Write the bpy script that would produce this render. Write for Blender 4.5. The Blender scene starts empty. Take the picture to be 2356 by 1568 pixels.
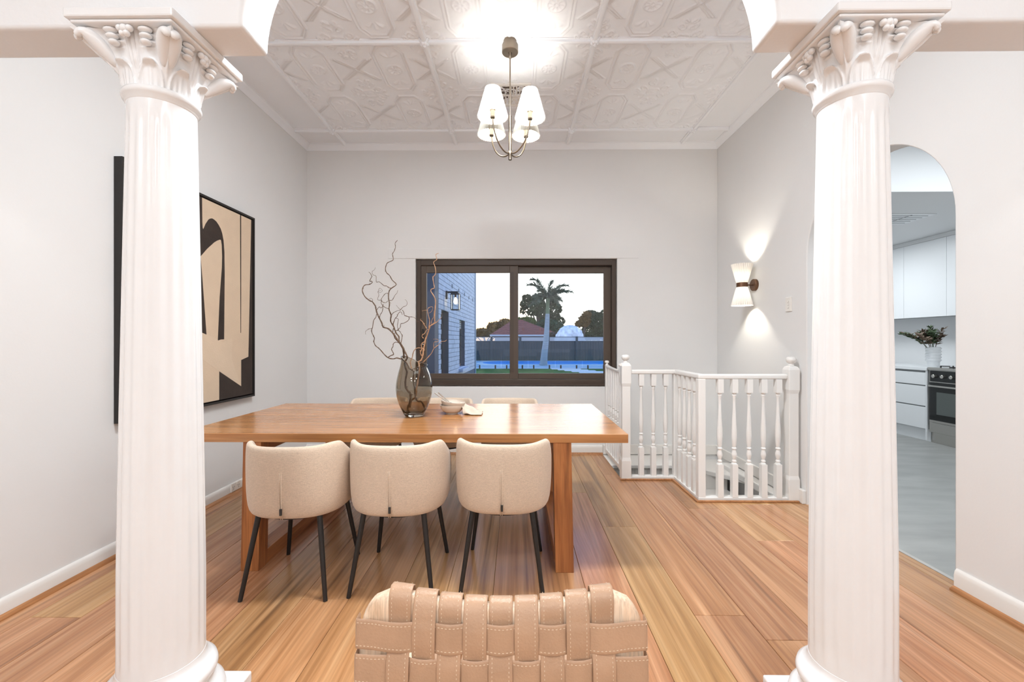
import bpy, bmesh, math, random
import numpy as np
from mathutils import Vector, Matrix

random.seed(7)
rng = np.random.default_rng(7)
sc = bpy.context.scene
COL = sc.collection
PI = math.pi

# ------------------------------------------------------------------ camera
YAW = 0.010
FPX = 980.0
cd = bpy.data.cameras.new('camera'); cam = bpy.data.objects.new('camera', cd); COL.objects.link(cam)
cam.location = (0, 0, 1.25); cam.rotation_euler = (PI/2, 0, YAW)
cd.sensor_width = 36; cd.lens = FPX/2356*36; cd.clip_start = 0.05; cd.clip_end = 500
sc.camera = cam
sc.view_settings.view_transform = 'Standard'; sc.view_settings.look = 'None'
sc.view_settings.exposure = -0.10; sc.view_settings.gamma = 1.0; sc.view_settings.use_curve_mapping = False
try:
    sc.cycles.use_denoising = True
    sc.cycles.max_bounces = 12; sc.cycles.diffuse_bounces = 6; sc.cycles.transmission_bounces = 12
    sc.cycles.transparent_max_bounces = 16
except Exception: pass

# ------------------------------------------------------------------ sky
w = bpy.data.worlds.new('sky'); sc.world = w; w.use_nodes = True
nt = w.node_tree; nt.nodes.clear()
def wn(t, **k):
    n = nt.nodes.new(t)
    for a, b in k.items(): setattr(n, a, b)
    return n
tc = wn('ShaderNodeTexCoord'); sp = wn('ShaderNodeSeparateXYZ'); nt.links.new(tc.outputs['Generated'], sp.inputs[0])
rp = wn('ShaderNodeValToRGB'); nt.links.new(sp.outputs[2], rp.inputs[0])
SKY = [(0.0, (0.04, 0.045, 0.05)), (0.004, (1.0, 0.86, 0.70)), (0.05, (1.0, 0.96, 0.90)), (0.22, (0.94, 0.97, 1.0)), (0.42, (0.11, 0.25, 0.52)), (1.0, (0.04, 0.13, 0.36))]
cr = rp.color_ramp
while len(cr.elements) < len(SKY): cr.elements.new(0.5)
for e, (p, c) in zip(cr.elements, SKY): e.position = p; e.color = (*c, 1)
bg = wn('ShaderNodeBackground'); bg.inputs[1].default_value = 3.8
# sunset glow round the sun's place near the horizon
dot = wn('ShaderNodeVectorMath', operation='DOT_PRODUCT'); nt.links.new(tc.outputs['Generated'], dot.inputs[0])
gd = Vector((-0.095, 1.0, 0.045)).normalized(); dot.inputs[1].default_value = gd
mr = wn('ShaderNodeMapRange'); mr.inputs[1].default_value = 0.990; mr.inputs[2].default_value = 1.0; nt.links.new(dot.outputs['Value'], mr.inputs[0])
mx = wn('ShaderNodeMix', data_type='RGBA'); nt.links.new(mr.outputs[0], mx.inputs[0]); nt.links.new(rp.outputs[0], mx.inputs[6]); mx.inputs[7].default_value = (1.3, 0.80, 0.38, 1)
nt.links.new(mx.outputs[2], bg.inputs[0])
wo = wn('ShaderNodeOutputWorld'); nt.links.new(bg.outputs[0], wo.inputs[0])

# ------------------------------------------------------------------ added fill lamps, all out of view: living area behind, dining, kitchen
def area(name, loc, size, power, color, rot=(0, 0, 0)):
    l = bpy.data.lights.new(name, 'AREA'); l.shape = 'DISK'; l.size = size; l.energy = power; l.color = color
    o = bpy.data.objects.new(name, l); COL.objects.link(o); o.location = loc; o.rotation_euler = rot
    return o
for (x, y, p) in ((-1.2, -0.8, 36), (1.2, -0.8, 36), (-1.2, -2.9, 48), (1.2, -2.9, 48)):
    area('living_fill', (x, y, 3.36), 0.7, p, (0.93, 0.97, 1.0))  # added above and behind the camera to brighten the front
for (x, p) in ((-0.4, 31), (-0.05, 33), (0.3, 31)):
    area('dining_fill', (x, 2.02, 3.37), 0.38, p, (0.93, 0.97, 1.0))  # added fill above the frame to lift the dining walls, not a real fitting
area('kitchen_fill', (3.9, 2.6, 3.1), 1.2, 60, (0.90, 0.96, 1.0))  # unseen fill added to brighten the kitchen, as is the next
area('kitchen_fill', (4.3, 5.9, 2.58), 0.8, 30, (0.92, 0.97, 1.0))

# ------------------------------------------------------------------ helpers
def at(px, py, Y):
    """world point seen at a pixel, at depth Y"""
    u = (px-1178)/FPX; v = (784-py)/FPX
    c, s = math.cos(YAW), math.sin(YAW)
    dx, dy = -s+u*c, c+u*s
    t = Y/dy
    return Vector((dx*t, Y, 1.25+v*t))
def at_x(px, py, X):
    u = (px-1178)/FPX; v = (784-py)/FPX
    c, s = math.cos(YAW), math.sin(YAW)
    dx, dy = -s+u*c, c+u*s
    t = X/dx
    return Vector((X, dy*t, 1.25+v*t))

class MB:
    def __init__(s): s.v = []; s.f = []
    def add(s, vs, fs):
        b = len(s.v); s.v.extend([tuple(p) for p in vs]); s.f.extend([tuple(i+b for i in f) for f in fs]); return s
    def box(s, x0, x1, y0, y1, z0, z1, M=None):
        vs = [Vector(p) for p in ((x0,y0,z0),(x1,y0,z0),(x1,y1,z0),(x0,y1,z0),(x0,y0,z1),(x1,y0,z1),(x1,y1,z1),(x0,y1,z1))]
        if M: vs = [M @ p for p in vs]
        return s.add(vs, [(0,3,2,1),(4,5,6,7),(0,1,5,4),(1,2,6,5),(2,3,7,6),(3,0,4,7)])
    def bar(s, a, b, w, h, up=(0,0,1)):
        a = Vector(a); b = Vector(b); d = (b-a).normalized(); up = Vector(up)
        r = d.cross(up).normalized(); u = r.cross(d).normalized()
        vs = []
        for p in (a, b):
            for (i, j) in ((-1,-1),(1,-1),(1,1),(-1,1)): vs.append(p + r*(i*w/2) + u*(j*h/2))
        return s.add(vs, [(0,1,2,3),(7,6,5,4),(0,4,5,1),(1,5,6,2),(2,6,7,3),(3,7,4,0)])
    def lathe(s, prof, n=32, c=(0,0,0), cap=True, fn=None, M=None):
        vs = []
        for (r, z) in prof:
            for i in range(n):
                a = 2*PI*i/n; rr = r if fn is None else fn(r, z, a)
                p = Vector((c[0]+rr*math.cos(a), c[1]+rr*math.sin(a), c[2]+z))
                vs.append(M @ p if M else p)
        fs = []
        for k in range(len(prof)-1):
            for i in range(n):
                j = (i+1) % n
                fs.append((k*n+i, k*n+j, (k+1)*n+j, (k+1)*n+i))
        if cap:
            fs.append(tuple(range(n-1, -1, -1))); fs.append(tuple((len(prof)-1)*n+i for i in range(n)))
        return s.add(vs, fs)
    def tube(s, pts, rad, n=8, cap=True):
        pts = [Vector(p) for p in pts]
        if not hasattr(rad, '__len__'): rad = [rad]*len(pts)
        vs = []; prev = None
        for k, p in enumerate(pts):
            d = (pts[min(k+1, len(pts)-1)] - pts[max(k-1, 0)])
            if d.length < 1e-9: d = Vector((0,0,1))
            d.normalize()
            if prev is None:
                r = d.cross(Vector((0,0,1)))
                if r.length < 1e-3: r = d.cross(Vector((0,1,0)))
            else: r = prev - d*prev.dot(d)
            r.normalize(); prev = r; u = d.cross(r)
            for i in range(n):
                a = 2*PI*i/n; vs.append(p + (r*math.cos(a)+u*math.sin(a))*rad[k])
        fs = []
        for k in range(len(pts)-1):
            for i in range(n):
                j = (i+1) % n; fs.append((k*n+i, k*n+j, (k+1)*n+j, (k+1)*n+i))
        if cap:
            fs.append(tuple(range(n-1, -1, -1))); fs.append(tuple((len(pts)-1)*n+i for i in range(n)))
        return s.add(vs, fs)
    def prism(s, pts, axis, a, b):
        """extrude a 2D outline along an axis: 'x' (pts = y,z), 'y' (pts = x,z), 'z' (pts = x,y)"""
        def P(p, t):
            return {'x': (t, p[0], p[1]), 'y': (p[0], t, p[1]), 'z': (p[0], p[1], t)}[axis]
        n = len(pts)
        vs = [P(p, a) for p in pts] + [P(p, b) for p in pts]
        fs = [tuple(range(n)), tuple(range(2*n-1, n-1, -1))] + [(i, i+n, (i+1) % n+n, (i+1) % n) for i in range(n)]
        return s.add(vs, fs)
    def sphere(s, c, r, n=14, m=8, sc_=(1,1,1)):
        c = Vector(c); vs = [c+Vector((0,0,-r*sc_[2]))]
        for k in range(1, m):
            t = PI*k/m
            for i in range(n):
                a = 2*PI*i/n; vs.append(c+Vector((r*math.sin(t)*math.cos(a)*sc_[0], r*math.sin(t)*math.sin(a)*sc_[1], -r*math.cos(t)*sc_[2])))
        vs.append(c+Vector((0,0,r*sc_[2]))); fs = []
        for i in range(n): fs.append((0, 1+(i+1)%n, 1+i))
        for k in range(m-2):
            for i in range(n):
                j = (i+1)%n; fs.append((1+k*n+i, 1+k*n+j, 1+(k+1)*n+j, 1+(k+1)*n+i))
        L = len(vs)-1
        for i in range(n): fs.append((L, 1+(m-2)*n+i, 1+(m-2)*n+(i+1)%n))
        return s.add(vs, fs)
    def mesh(s, name, mat, smooth=False, fix=True):
        me = bpy.data.meshes.new(name); me.from_pydata(s.v, [], s.f)
        if fix:
            bm = bmesh.new(); bm.from_mesh(me); bmesh.ops.recalc_face_normals(bm, faces=bm.faces); bm.to_mesh(me); bm.free()
        me.materials.append(mat)
        if smooth:
            if smooth is True: smooth = 35
            me.polygons.foreach_set('use_smooth', [True]*len(me.polygons))
            try: me.set_sharp_from_angle(angle=math.radians(smooth))
            except Exception: pass
        me.update(); return me
    def build(s, name, mat, parent=None, smooth=False, bevel=0, seg=2, fix=True, loc=None, sub=0):
        me = s.mesh(name, mat, smooth, fix)
        return link(name, me, parent, loc, bevel, seg, sub)
def link(name, me, parent=None, loc=None, bevel=0, seg=2, sub=0, rot=None):
    o = bpy.data.objects.new(name, me); COL.objects.link(o)
    if parent: o.parent = parent
    if loc is not None: o.location = loc
    if rot is not None: o.rotation_euler = rot
    if bevel:
        m = o.modifiers.new('bevel', 'BEVEL'); m.width = bevel; m.segments = seg; m.limit_method = 'ANGLE'; m.angle_limit = math.radians(40)
    if sub:
        m = o.modifiers.new('sub', 'SUBSURF'); m.levels = sub; m.render_levels = sub
    return o
def thing(name, loc, label, cat, group=None, rz=0):
    o = bpy.data.objects.new(name, None); COL.objects.link(o); o.location = loc; o.rotation_euler = (0,0,rz)
    o.empty_display_size = 0.1
    return tag(o, label, cat, group)
def tag(o, label=None, cat=None, group=None, kind=None):
    if label: o['label'] = label
    if cat: o['category'] = cat
    if group: o['group'] = group
    if kind: o['kind'] = kind
    return o
def struct(o): o['kind'] = 'structure'; return o
def kids(o): return [c for c in bpy.data.objects if c.parent == o]
def copy_tree(o, parent=None):
    c = o.copy(); COL.objects.link(c); c.parent = parent
    for ch in kids(o): copy_tree(ch, c)
    return c

# ------------------------------------------------------------------ materials
def S(r, g, b):  # sRGB 0-255 -> linear
    return tuple(((c/255)/12.92 if c/255 <= 0.04045 else ((c/255+0.055)/1.055)**2.4) for c in (r, g, b))
def base(name):
    m = bpy.data.materials.new(name); m.use_nodes = True; t = m.node_tree; b = t.nodes['Principled BSDF']; return m, t, b
def N(t, ty, **k):
    n = t.nodes.new(ty)
    for a, b in k.items(): setattr(n, a, b)
    return n
def plain(name, col, rough=0.5, metal=0, spec=0.5, vary=0.0, vscale=3, bump=0.0, bscale=40, coat=0, emit=None, es=0, sheen=0, stretch=None):
    m, t, b = base(name)
    b.inputs['Roughness'].default_value = rough; b.inputs['Metallic'].default_value = metal
    b.inputs['Specular IOR Level'].default_value = spec; b.inputs['Coat Weight'].default_value = coat
    if sheen: b.inputs['Sheen Weight'].default_value = sheen
    co = N(t, 'ShaderNodeTexCoord'); vec = co.outputs['Object']
    if stretch:
        mp = N(t, 'ShaderNodeMapping'); mp.inputs['Scale'].default_value = stretch; t.links.new(vec, mp.inputs[0]); vec = mp.outputs[0]
    nz = N(t, 'ShaderNodeTexNoise'); nz.inputs['Scale'].default_value = vscale; nz.inputs['Detail'].default_value = 4; t.links.new(vec, nz.inputs[0])
    mp2 = N(t, 'ShaderNodeMapRange'); mp2.inputs[1].default_value = 0.3; mp2.inputs[2].default_value = 0.7
    mp2.inputs[3].default_value = 1-vary; mp2.inputs[4].default_value = 1+vary; t.links.new(nz.outputs[0], mp2.inputs[0])
    vm = N(t, 'ShaderNodeVectorMath', operation='SCALE'); vm.inputs[0].default_value = col; t.links.new(mp2.outputs[0], vm.inputs[3])
    t.links.new(vm.outputs[0], b.inputs['Base Color'])
    if bump:
        nb = N(t, 'ShaderNodeTexNoise'); nb.inputs['Scale'].default_value = bscale; nb.inputs['Detail'].default_value = 3; t.links.new(vec, nb.inputs[0])
        bp = N(t, 'ShaderNodeBump'); bp.inputs['Strength'].default_value = bump; bp.inputs['Distance'].default_value = 0.01
        t.links.new(nb.outputs[0], bp.inputs['Height']); t.links.new(bp.outputs[0], b.inputs['Normal'])
    if emit: b.inputs['Emission Color'].default_value = (*emit, 1); b.inputs['Emission Strength'].default_value = es
    return m
def wood(name, cols, axis, scale=(1.0, 14.0), rough=0.3, streak=0.5, rnd=0.0, coat=0.0, bump=0.15, stave=None, knots=True):
    """grain runs along axis (0 x, 1 y, 2 z)"""
    m, t, b = base(name); L = t.links
    co = N(t, 'ShaderNodeTexCoord'); oi = N(t, 'ShaderNodeObjectInfo')
    off = N(t, 'ShaderNodeVectorMath', operation='SCALE'); off.inputs[0].default_value = (37.0, 91.0, 53.0); L.new(oi.outputs['Random'], off.inputs[3])
    ad = N(t, 'ShaderNodeVectorMath', operation='ADD'); L.new(co.outputs['Object'], ad.inputs[0])
    if rnd: L.new(off.outputs[0], ad.inputs[1])
    s = [scale[1]]*3; s[axis] = scale[0]
    mp = N(t, 'ShaderNodeMapping'); mp.inputs['Scale'].default_value = s; L.new(ad.outputs[0], mp.inputs[0])
    n1 = N(t, 'ShaderNodeTexNoise'); n1.inputs['Scale'].default_value = 1.0; n1.inputs['Detail'].default_value = 6; n1.inputs['Roughness'].default_value = 0.6; n1.inputs['Distortion'].default_value = 1.6; L.new(mp.outputs[0], n1.inputs[0])
    rp = N(t, 'ShaderNodeValToRGB'); L.new(n1.outputs[0], rp.inputs[0]); e = rp.color_ramp
    pos = [0.22, 0.42, 0.55, 0.75]
    while len(e.elements) < 4: e.elements.new(0.5)
    for q, p, c in zip(e.elements, pos, cols): q.position = p; q.color = (*c, 1)
    # fine pores
    s2 = [scale[1]*9]*3; s2[axis] = scale[0]*3
    mp2 = N(t, 'ShaderNodeMapping'); mp2.inputs['Scale'].default_value = s2; L.new(ad.outputs[0], mp2.inputs[0])
    n2 = N(t, 'ShaderNodeTexNoise'); n2.inputs['Scale'].default_value = 1.0; n2.inputs['Detail'].default_value = 3; L.new(mp2.outputs[0], n2.inputs[0])
    r2 = N(t, 'ShaderNodeMapRange'); r2.inputs[1].default_value = 0.3; r2.inputs[2].default_value = 0.65; r2.inputs[3].default_value = 1-0.22; r2.inputs[4].default_value = 1.06; L.new(n2.outputs[0], r2.inputs[0])
    m1 = N(t, 'ShaderNodeVectorMath', operation='SCALE'); L.new(rp.outputs[0], m1.inputs[0]); L.new(r2.outputs[0], m1.inputs[3]); out = m1.outputs[0]
    # dark streaks
    s3 = [scale[1]*1.7]*3; s3[axis] = scale[0]*0.8
    mp3 = N(t, 'ShaderNodeMapping'); mp3.inputs['Scale'].default_value = s3; mp3.inputs['Location'].default_value = (5, 9, 2); L.new(ad.outputs[0], mp3.inputs[0])
    n3 = N(t, 'ShaderNodeTexNoise'); n3.inputs['Scale'].default_value = 1.0; n3.inputs['Detail'].default_value = 2; n3.inputs['Distortion'].default_value = 0.8; L.new(mp3.outputs[0], n3.inputs[0])
    r3 = N(t, 'ShaderNodeMapRange'); r3.inputs[1].default_value = 0.62; r3.inputs[2].default_value = 0.74; r3.inputs[3].default_value = 0; r3.inputs[4].default_value = streak; L.new(n3.outputs[0], r3.inputs[0])
    x3 = N(t, 'ShaderNodeMix', data_type='RGBA'); L.new(r3.outputs[0], x3.inputs[0]); L.new(out, x3.inputs[6]); x3.inputs[7].default_value = (*[c*0.35 for c in cols[0]], 1); out = x3.outputs[2]
    if rnd:
        hv = N(t, 'ShaderNodeHueSaturation'); mr_ = N(t, 'ShaderNodeMapRange'); mr_.inputs[3].default_value = 1-rnd; mr_.inputs[4].default_value = 1+rnd*0.8
        L.new(oi.outputs['Random'], mr_.inputs[0]); L.new(mr_.outputs[0], hv.inputs['Value'])
        wn_ = N(t, 'ShaderNodeTexWhiteNoise', noise_dimensions='1D'); L.new(oi.outputs['Random'], wn_.inputs['W'])
        mh = N(t, 'ShaderNodeMapRange'); mh.inputs[3].default_value = 0.488; mh.inputs[4].default_value = 0.508; L.new(wn_.outputs[0], mh.inputs[0]); L.new(mh.outputs[0], hv.inputs['Hue'])
        L.new(out, hv.inputs['Color']); out = hv.outputs[0]
    if stave:
        sx = N(t, 'ShaderNodeSeparateXYZ'); L.new(co.outputs['Object'], sx.inputs[0])
        dv = N(t, 'ShaderNodeMath', operation='DIVIDE'); L.new(sx.outputs[stave[0]], dv.inputs[0]); dv.inputs[1].default_value = stave[1]
        fl = N(t, 'ShaderNodeMath', operation='FLOOR'); L.new(dv.outputs[0], fl.inputs[0])
        w2 = N(t, 'ShaderNodeTexWhiteNoise', noise_dimensions='1D'); L.new(fl.outputs[0], w2.inputs['W'])
        m4 = N(t, 'ShaderNodeMapRange'); m4.inputs[3].default_value = 0.86; m4.inputs[4].default_value = 1.1; L.new(w2.outputs[0], m4.inputs[0])
        m5 = N(t, 'ShaderNodeVectorMath', operation='SCALE'); L.new(out, m5.inputs[0]); L.new(m4.outputs[0], m5.inputs[3]); out = m5.outputs[0]
    L.new(out, b.inputs['Base Color'])
    b.inputs['Roughness'].default_value = rough; b.inputs['Coat Weight'].default_value = coat; b.inputs['Coat Roughness'].default_value = 0.12
    bp = N(t, 'ShaderNodeBump'); bp.inputs['Strength'].default_value = bump; bp.inputs['Distance'].default_value = 0.002; L.new(n2.outputs[0], bp.inputs['Height']); L.new(bp.outputs[0], b.inputs['Normal'])
    return m
def pane_glass(name, tint=(0.93, 0.95, 0.95)):
    m, t, b = base(name); t.nodes.remove(b)
    tr = N(t, 'ShaderNodeBsdfTransparent'); tr.inputs[0].default_value = (*tint, 1)
    gl = N(t, 'ShaderNodeBsdfGlossy'); gl.inputs['Roughness'].default_value = 0.02
    fr = N(t, 'ShaderNodeFresnel'); fr.inputs[0].default_value = 1.45
    mx = N(t, 'ShaderNodeMixShader'); t.links.new(fr.outputs[0], mx.inputs[0]); t.links.new(tr.outputs[0], mx.inputs[1]); t.links.new(gl.outputs[0], mx.inputs[2])
    t.links.new(mx.outputs[0], t.nodes['Material Output'].inputs[0]); return m
def glass(name, tint, rough=0.0, ior=1.45):
    m, t, b = base(name)
    b.inputs['Base Color'].default_value = (*tint, 1); b.inputs['Transmission Weight'].default_value = 1; b.inputs['Roughness'].default_value = rough; b.inputs['IOR'].default_value = ior
    return m
def cloth(name, col, scale=900, rough=0.95, heather=0.12):
    m, t, b = base(name); L = t.links
    co = N(t, 'ShaderNodeTexCoord')
    nz = N(t, 'ShaderNodeTexNoise'); nz.inputs['Scale'].default_value = scale*0.25; nz.inputs['Detail'].default_value = 2; L.new(co.outputs['Object'], nz.inputs[0])
    n2 = N(t, 'ShaderNodeTexNoise'); n2.inputs['Scale'].default_value = 60; n2.inputs['Detail'].default_value = 4
    mp = N(t, 'ShaderNodeMapping'); mp.inputs['Scale'].default_value = (1, 1, 6); L.new(co.outputs['Object'], mp.inputs[0]); L.new(mp.outputs[0], n2.inputs[0])
    ad = N(t, 'ShaderNodeMath', operation='ADD'); L.new(nz.outputs[0], ad.inputs[0]); L.new(n2.outputs[0], ad.inputs[1])
    mr_ = N(t, 'ShaderNodeMapRange'); mr_.inputs[1].default_value = 0.7; mr_.inputs[2].default_value = 1.3; mr_.inputs[3].default_value = 1-heather; mr_.inputs[4].default_value = 1+heather; L.new(ad.outputs[0], mr_.inputs[0])
    vm = N(t, 'ShaderNodeVectorMath', operation='SCALE'); vm.inputs[0].default_value = col; L.new(mr_.outputs[0], vm.inputs[3]); L.new(vm.outputs[0], b.inputs['Base Color'])
    b.inputs['Roughness'].default_value = rough; b.inputs['Sheen Weight'].default_value = 0.25; b.inputs['Specular IOR Level'].default_value = 0.2
    bp = N(t, 'ShaderNodeBump'); bp.inputs['Strength'].default_value = 0.25; bp.inputs['Distance'].default_value = 0.002; L.new(ad.outputs[0], bp.inputs['Height']); L.new(bp.outputs[0], b.inputs['Normal'])
    return m
def shade_mat(name, fac=0.013, alb=(0.85, 0.83, 0.78)):
    m, t, b = base(name); t.nodes.remove(b)
    d = N(t, 'ShaderNodeBsdfDiffuse'); d.inputs[0].default_value = (*alb, 1)
    tr = N(t, 'ShaderNodeBsdfTranslucent'); tr.inputs[0].default_value = (0.92, 0.87, 0.76, 1)
    mx = N(t, 'ShaderNodeMixShader'); mx.inputs[0].default_value = fac
    t.links.new(d.outputs[0], mx.inputs[1]); t.links.new(tr.outputs[0], mx.inputs[2]); t.links.new(mx.outputs[0], t.nodes['Material Output'].inputs[0]); return m

M_WALL = plain('wall_paint', (0.745, 0.745, 0.742), 0.55, vary=0.015, vscale=1.2, bump=0.03, bscale=90, spec=0.3)
M_BEAM = plain('arch_plaster', (0.82, 0.835, 0.85), 0.5, vary=0.01, bump=0.12, bscale=35, spec=0.35)
M_CEIL = plain('ceiling_paint', (0.85, 0.88, 0.92), 0.42, vary=0.01, spec=0.4)
M_COLUMN = plain('gloss_white_paint', (0.83, 0.84, 0.85), 0.22, vary=0.015, vscale=5, bump=0.10, bscale=22, spec=0.5)
M_TRIM = plain('white_enamel', (0.80, 0.79, 0.77), 0.3, vary=0.01, spec=0.5)
M_SKIRT = plain('skirting_enamel', (0.76, 0.74, 0.71), 0.32, vary=0.01, spec=0.5)
M_FLOOR = wood('floor_laminate', [S(136, 96, 62), S(170, 124, 82), S(188, 142, 98), S(208, 166, 122)], 1, (0.42, 9.0), rough=0.27, streak=0.62, rnd=0.13, coat=0.15, bump=0.04)
M_TABLE = wood('table_timber', [S(150, 98, 56), S(176, 120, 72), S(188, 132, 82), S(200, 146, 96)], 0, (0.7, 11.0), rough=0.26, streak=0.25, coat=0.25, bump=0.10, stave=(1, 0.139))
M_TLEG = wood('table_leg_timber', [S(118, 68, 36), S(155, 96, 54), S(176, 114, 66), S(190, 130, 80)], 2, (1.2, 14.0), rough=0.4, streak=0.35, coat=0.0, bump=0.10)
M_TFOOT = wood('table_foot_timber', [S(118, 68, 36), S(155, 96, 54), S(176, 114, 66), S(190, 130, 80)], 1, (1.2, 14.0), rough=0.4, streak=0.35, bump=0.10)
M_QUAD = wood('quad_timber', [S(130, 82, 48), S(160, 108, 66), S(178, 124, 80), S(190, 136, 92)], 1, (1.0, 20.0), rough=0.35, streak=0.2)
M_PALE = wood('pale_timber', [S(196, 160, 128), S(222, 192, 162), S(232, 208, 182), S(240, 218, 194)], 2, (3.0, 34.0), rough=0.45, streak=0.2)
M_SUB = plain('underlay', (0.035, 0.025, 0.018), 0.9)
M_CHAIR = cloth('boucle_fabric', (0.62, 0.50, 0.39))
M_BLACK = plain('black_powdercoat', (0.012, 0.011, 0.011), 0.42)
M_TAG = plain('dark_tag', (0.03, 0.028, 0.026), 0.6)
M_FRAME = plain('bronze_aluminium', S(70, 58, 50), 0.45, spec=0.4)
M_FRAME2 = plain('bronze_aluminium_sash', S(80, 68, 59), 0.45, spec=0.4)
M_PANE = pane_glass('window_glass')
M_PANE2 = pane_glass('pool_fence_glass', (0.86, 0.93, 0.95))
M_ARTF = plain('art_frame_black', (0.012, 0.010, 0.009), 0.5)
M_CANVAS = plain('canvas_cream', (0.66, 0.52, 0.38), 0.9, vary=0.03, vscale=8, bump=0.3, bscale=120)
M_CANVAS2 = plain('canvas_cream_layer', (0.68, 0.545, 0.405), 0.9, vary=0.03, vscale=8, bump=0.3, bscale=120)
M_INK = plain('canvas_dark', (0.035, 0.024, 0.019), 0.9, vary=0.25, vscale=6, bump=0.2, bscale=120)
M_BAND = plain('canvas_white', (0.66, 0.62, 0.58), 0.9, vary=0.03, bump=0.2, bscale=120)
M_NICKEL = plain('brushed_nickel', (0.25, 0.205, 0.16), 0.3, metal=1.0)
M_BRONZE = plain('aged_bronze', (0.16, 0.085, 0.05), 0.4, metal=0.8)
M_SOCKET = plain('lamp_socket', (0.70, 0.66, 0.58), 0.4)
M_SHADE = shade_mat('pleated_shade')
M_SHADE2 = shade_mat('chandelier_shade', 0.020, (0.55, 0.54, 0.50))
M_BULB = plain('lit_bulb', (1, 1, 1), 0.5, emit=(1.0, 0.95, 0.88), es=260)
M_BULB2 = plain('lit_sconce_bulb', (1, 1, 1), 0.5, emit=(1.0, 0.93, 0.80), es=700)
M_BULB3 = plain('lit_lantern_bulb', (1, 1, 1), 0.5, emit=(1.0, 0.72, 0.40), es=22)
M_PLASTIC = plain('white_plastic', (0.80, 0.78, 0.74), 0.25)
M_GREYLINE = plain('grey_plastic', (0.42, 0.41, 0.39), 0.4)
M_VASE = glass('smoked_glass', (0.56, 0.51, 0.44))
M_TWIG = plain('willow_bark', S(92, 72, 56), 0.8, vary=0.3, vscale=30, bump=0.3, bscale=150)
M_TWIG_LIT = plain('willow_bark_lit', S(168, 128, 96), 0.75, vary=0.3, vscale=30, bump=0.3, bscale=150)  # same bark made lighter: the light on this branch is in the colour
M_CERAMIC = plain('cream_ceramic', (0.60, 0.52, 0.44), 0.5, vary=0.03, vscale=30)
M_LINEN = cloth('linen_napkin', (0.58, 0.50, 0.41), heather=0.06)
M_STEEL = plain('steel', (0.55, 0.53, 0.50), 0.25, metal=1)
M_LEATHER = plain('tan_leather', (0.45, 0.28, 0.175), 0.42, vary=0.08, vscale=18, bump=0.12, bscale=260, spec=0.45, sheen=0.05)
M_STITCH = plain('cream_thread', (0.68, 0.54, 0.40), 0.8)
M_KWHITE = plain('kitchen_white', (0.82, 0.84, 0.86), 0.35)
M_KWALL = plain('kitchen_wall', (0.78, 0.79, 0.80), 0.6)
M_KFLOOR = plain('grey_vinyl', (0.31, 0.315, 0.305), 0.4, vary=0.13, vscale=2.2, stretch=(1.0, 3.2, 1))
M_OVENBLK = plain('oven_black_glass', (0.012, 0.013, 0.013), 0.08)
M_OVENWIN = plain('oven_window', (0.10, 0.115, 0.11), 0.06)
M_SHADOWGAP = plain('shadow_gap', (0.30, 0.31, 0.32), 0.6)
M_LEAF = plain('plant_leaf', (0.085, 0.13, 0.06), 0.55, vary=0.35, vscale=25)
M_LEAF2 = plain('plant_leaf_brown', (0.16, 0.11, 0.075), 0.6, vary=0.3, vscale=25)
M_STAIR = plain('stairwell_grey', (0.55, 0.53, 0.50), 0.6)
# outdoors
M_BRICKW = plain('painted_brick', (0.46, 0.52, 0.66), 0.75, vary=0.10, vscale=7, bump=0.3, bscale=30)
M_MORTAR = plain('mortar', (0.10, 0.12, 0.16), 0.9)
M_PIER_SHADE = plain('pier_in_shade', (0.028, 0.050, 0.095), 0.7, vary=0.15, vscale=4)  # shade on the pier face put into its colour as dark navy
M_BROWN = plain('brown_paint', (0.09, 0.055, 0.04), 0.5)
M_DARKGLS = plain('dark_window', (0.02, 0.03, 0.04), 0.08)
M_GRASS = plain('lawn', (0.045, 0.13, 0.022), 0.95, vary=0.4, vscale=1.2, bump=0.5, bscale=6, spec=0.1)
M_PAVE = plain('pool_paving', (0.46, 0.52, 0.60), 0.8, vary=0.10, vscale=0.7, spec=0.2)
M_POOL = plain('pool_water', (0.012, 0.31, 0.74), 0.35, vary=0.10, vscale=3, spec=0.12, bump=0.1, bscale=3)
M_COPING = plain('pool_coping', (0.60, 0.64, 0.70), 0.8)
M_FENCE = plain('colorbond_fence', (0.028, 0.050, 0.066), 0.6, spec=0.3)
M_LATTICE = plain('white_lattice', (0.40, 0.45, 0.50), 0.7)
M_TILE = plain('terracotta_roof', (0.20, 0.060, 0.050), 0.8, vary=0.2, vscale=4)
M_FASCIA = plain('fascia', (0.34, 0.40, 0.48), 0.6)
M_HWALL = plain('house_brick', (0.22, 0.10, 0.07), 0.8)
M_FOL1 = plain('gum_leaves', (0.035, 0.048, 0.022), 0.8, vary=0.45, vscale=0.9, spec=0.15)
M_FOL2 = plain('hedge_leaves', (0.06, 0.085, 0.02), 0.8, vary=0.45, vscale=0.9, spec=0.15)
M_FOL3 = plain('warm_leaves', (0.13, 0.075, 0.022), 0.8, vary=0.4, vscale=0.8, spec=0.15)
M_FOL4 = plain('blue_green_leaves', (0.03, 0.06, 0.035), 0.8, vary=0.4, vscale=0.8, spec=0.15)
M_BARK = plain('tree_bark', (0.07, 0.055, 0.045), 0.9, vary=0.2)
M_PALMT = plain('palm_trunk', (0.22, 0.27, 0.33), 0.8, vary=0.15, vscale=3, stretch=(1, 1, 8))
M_PALMG = plain('palm_crownshaft', (0.10, 0.14, 0.08), 0.7)
M_FROND = plain('palm_frond', (0.055, 0.085, 0.05), 0.7, vary=0.2)
M_NET = plain('white_netting', (0.62, 0.66, 0.76), 0.9, vary=0.35, vscale=2.2, bump=0.8, bscale=5)

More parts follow.
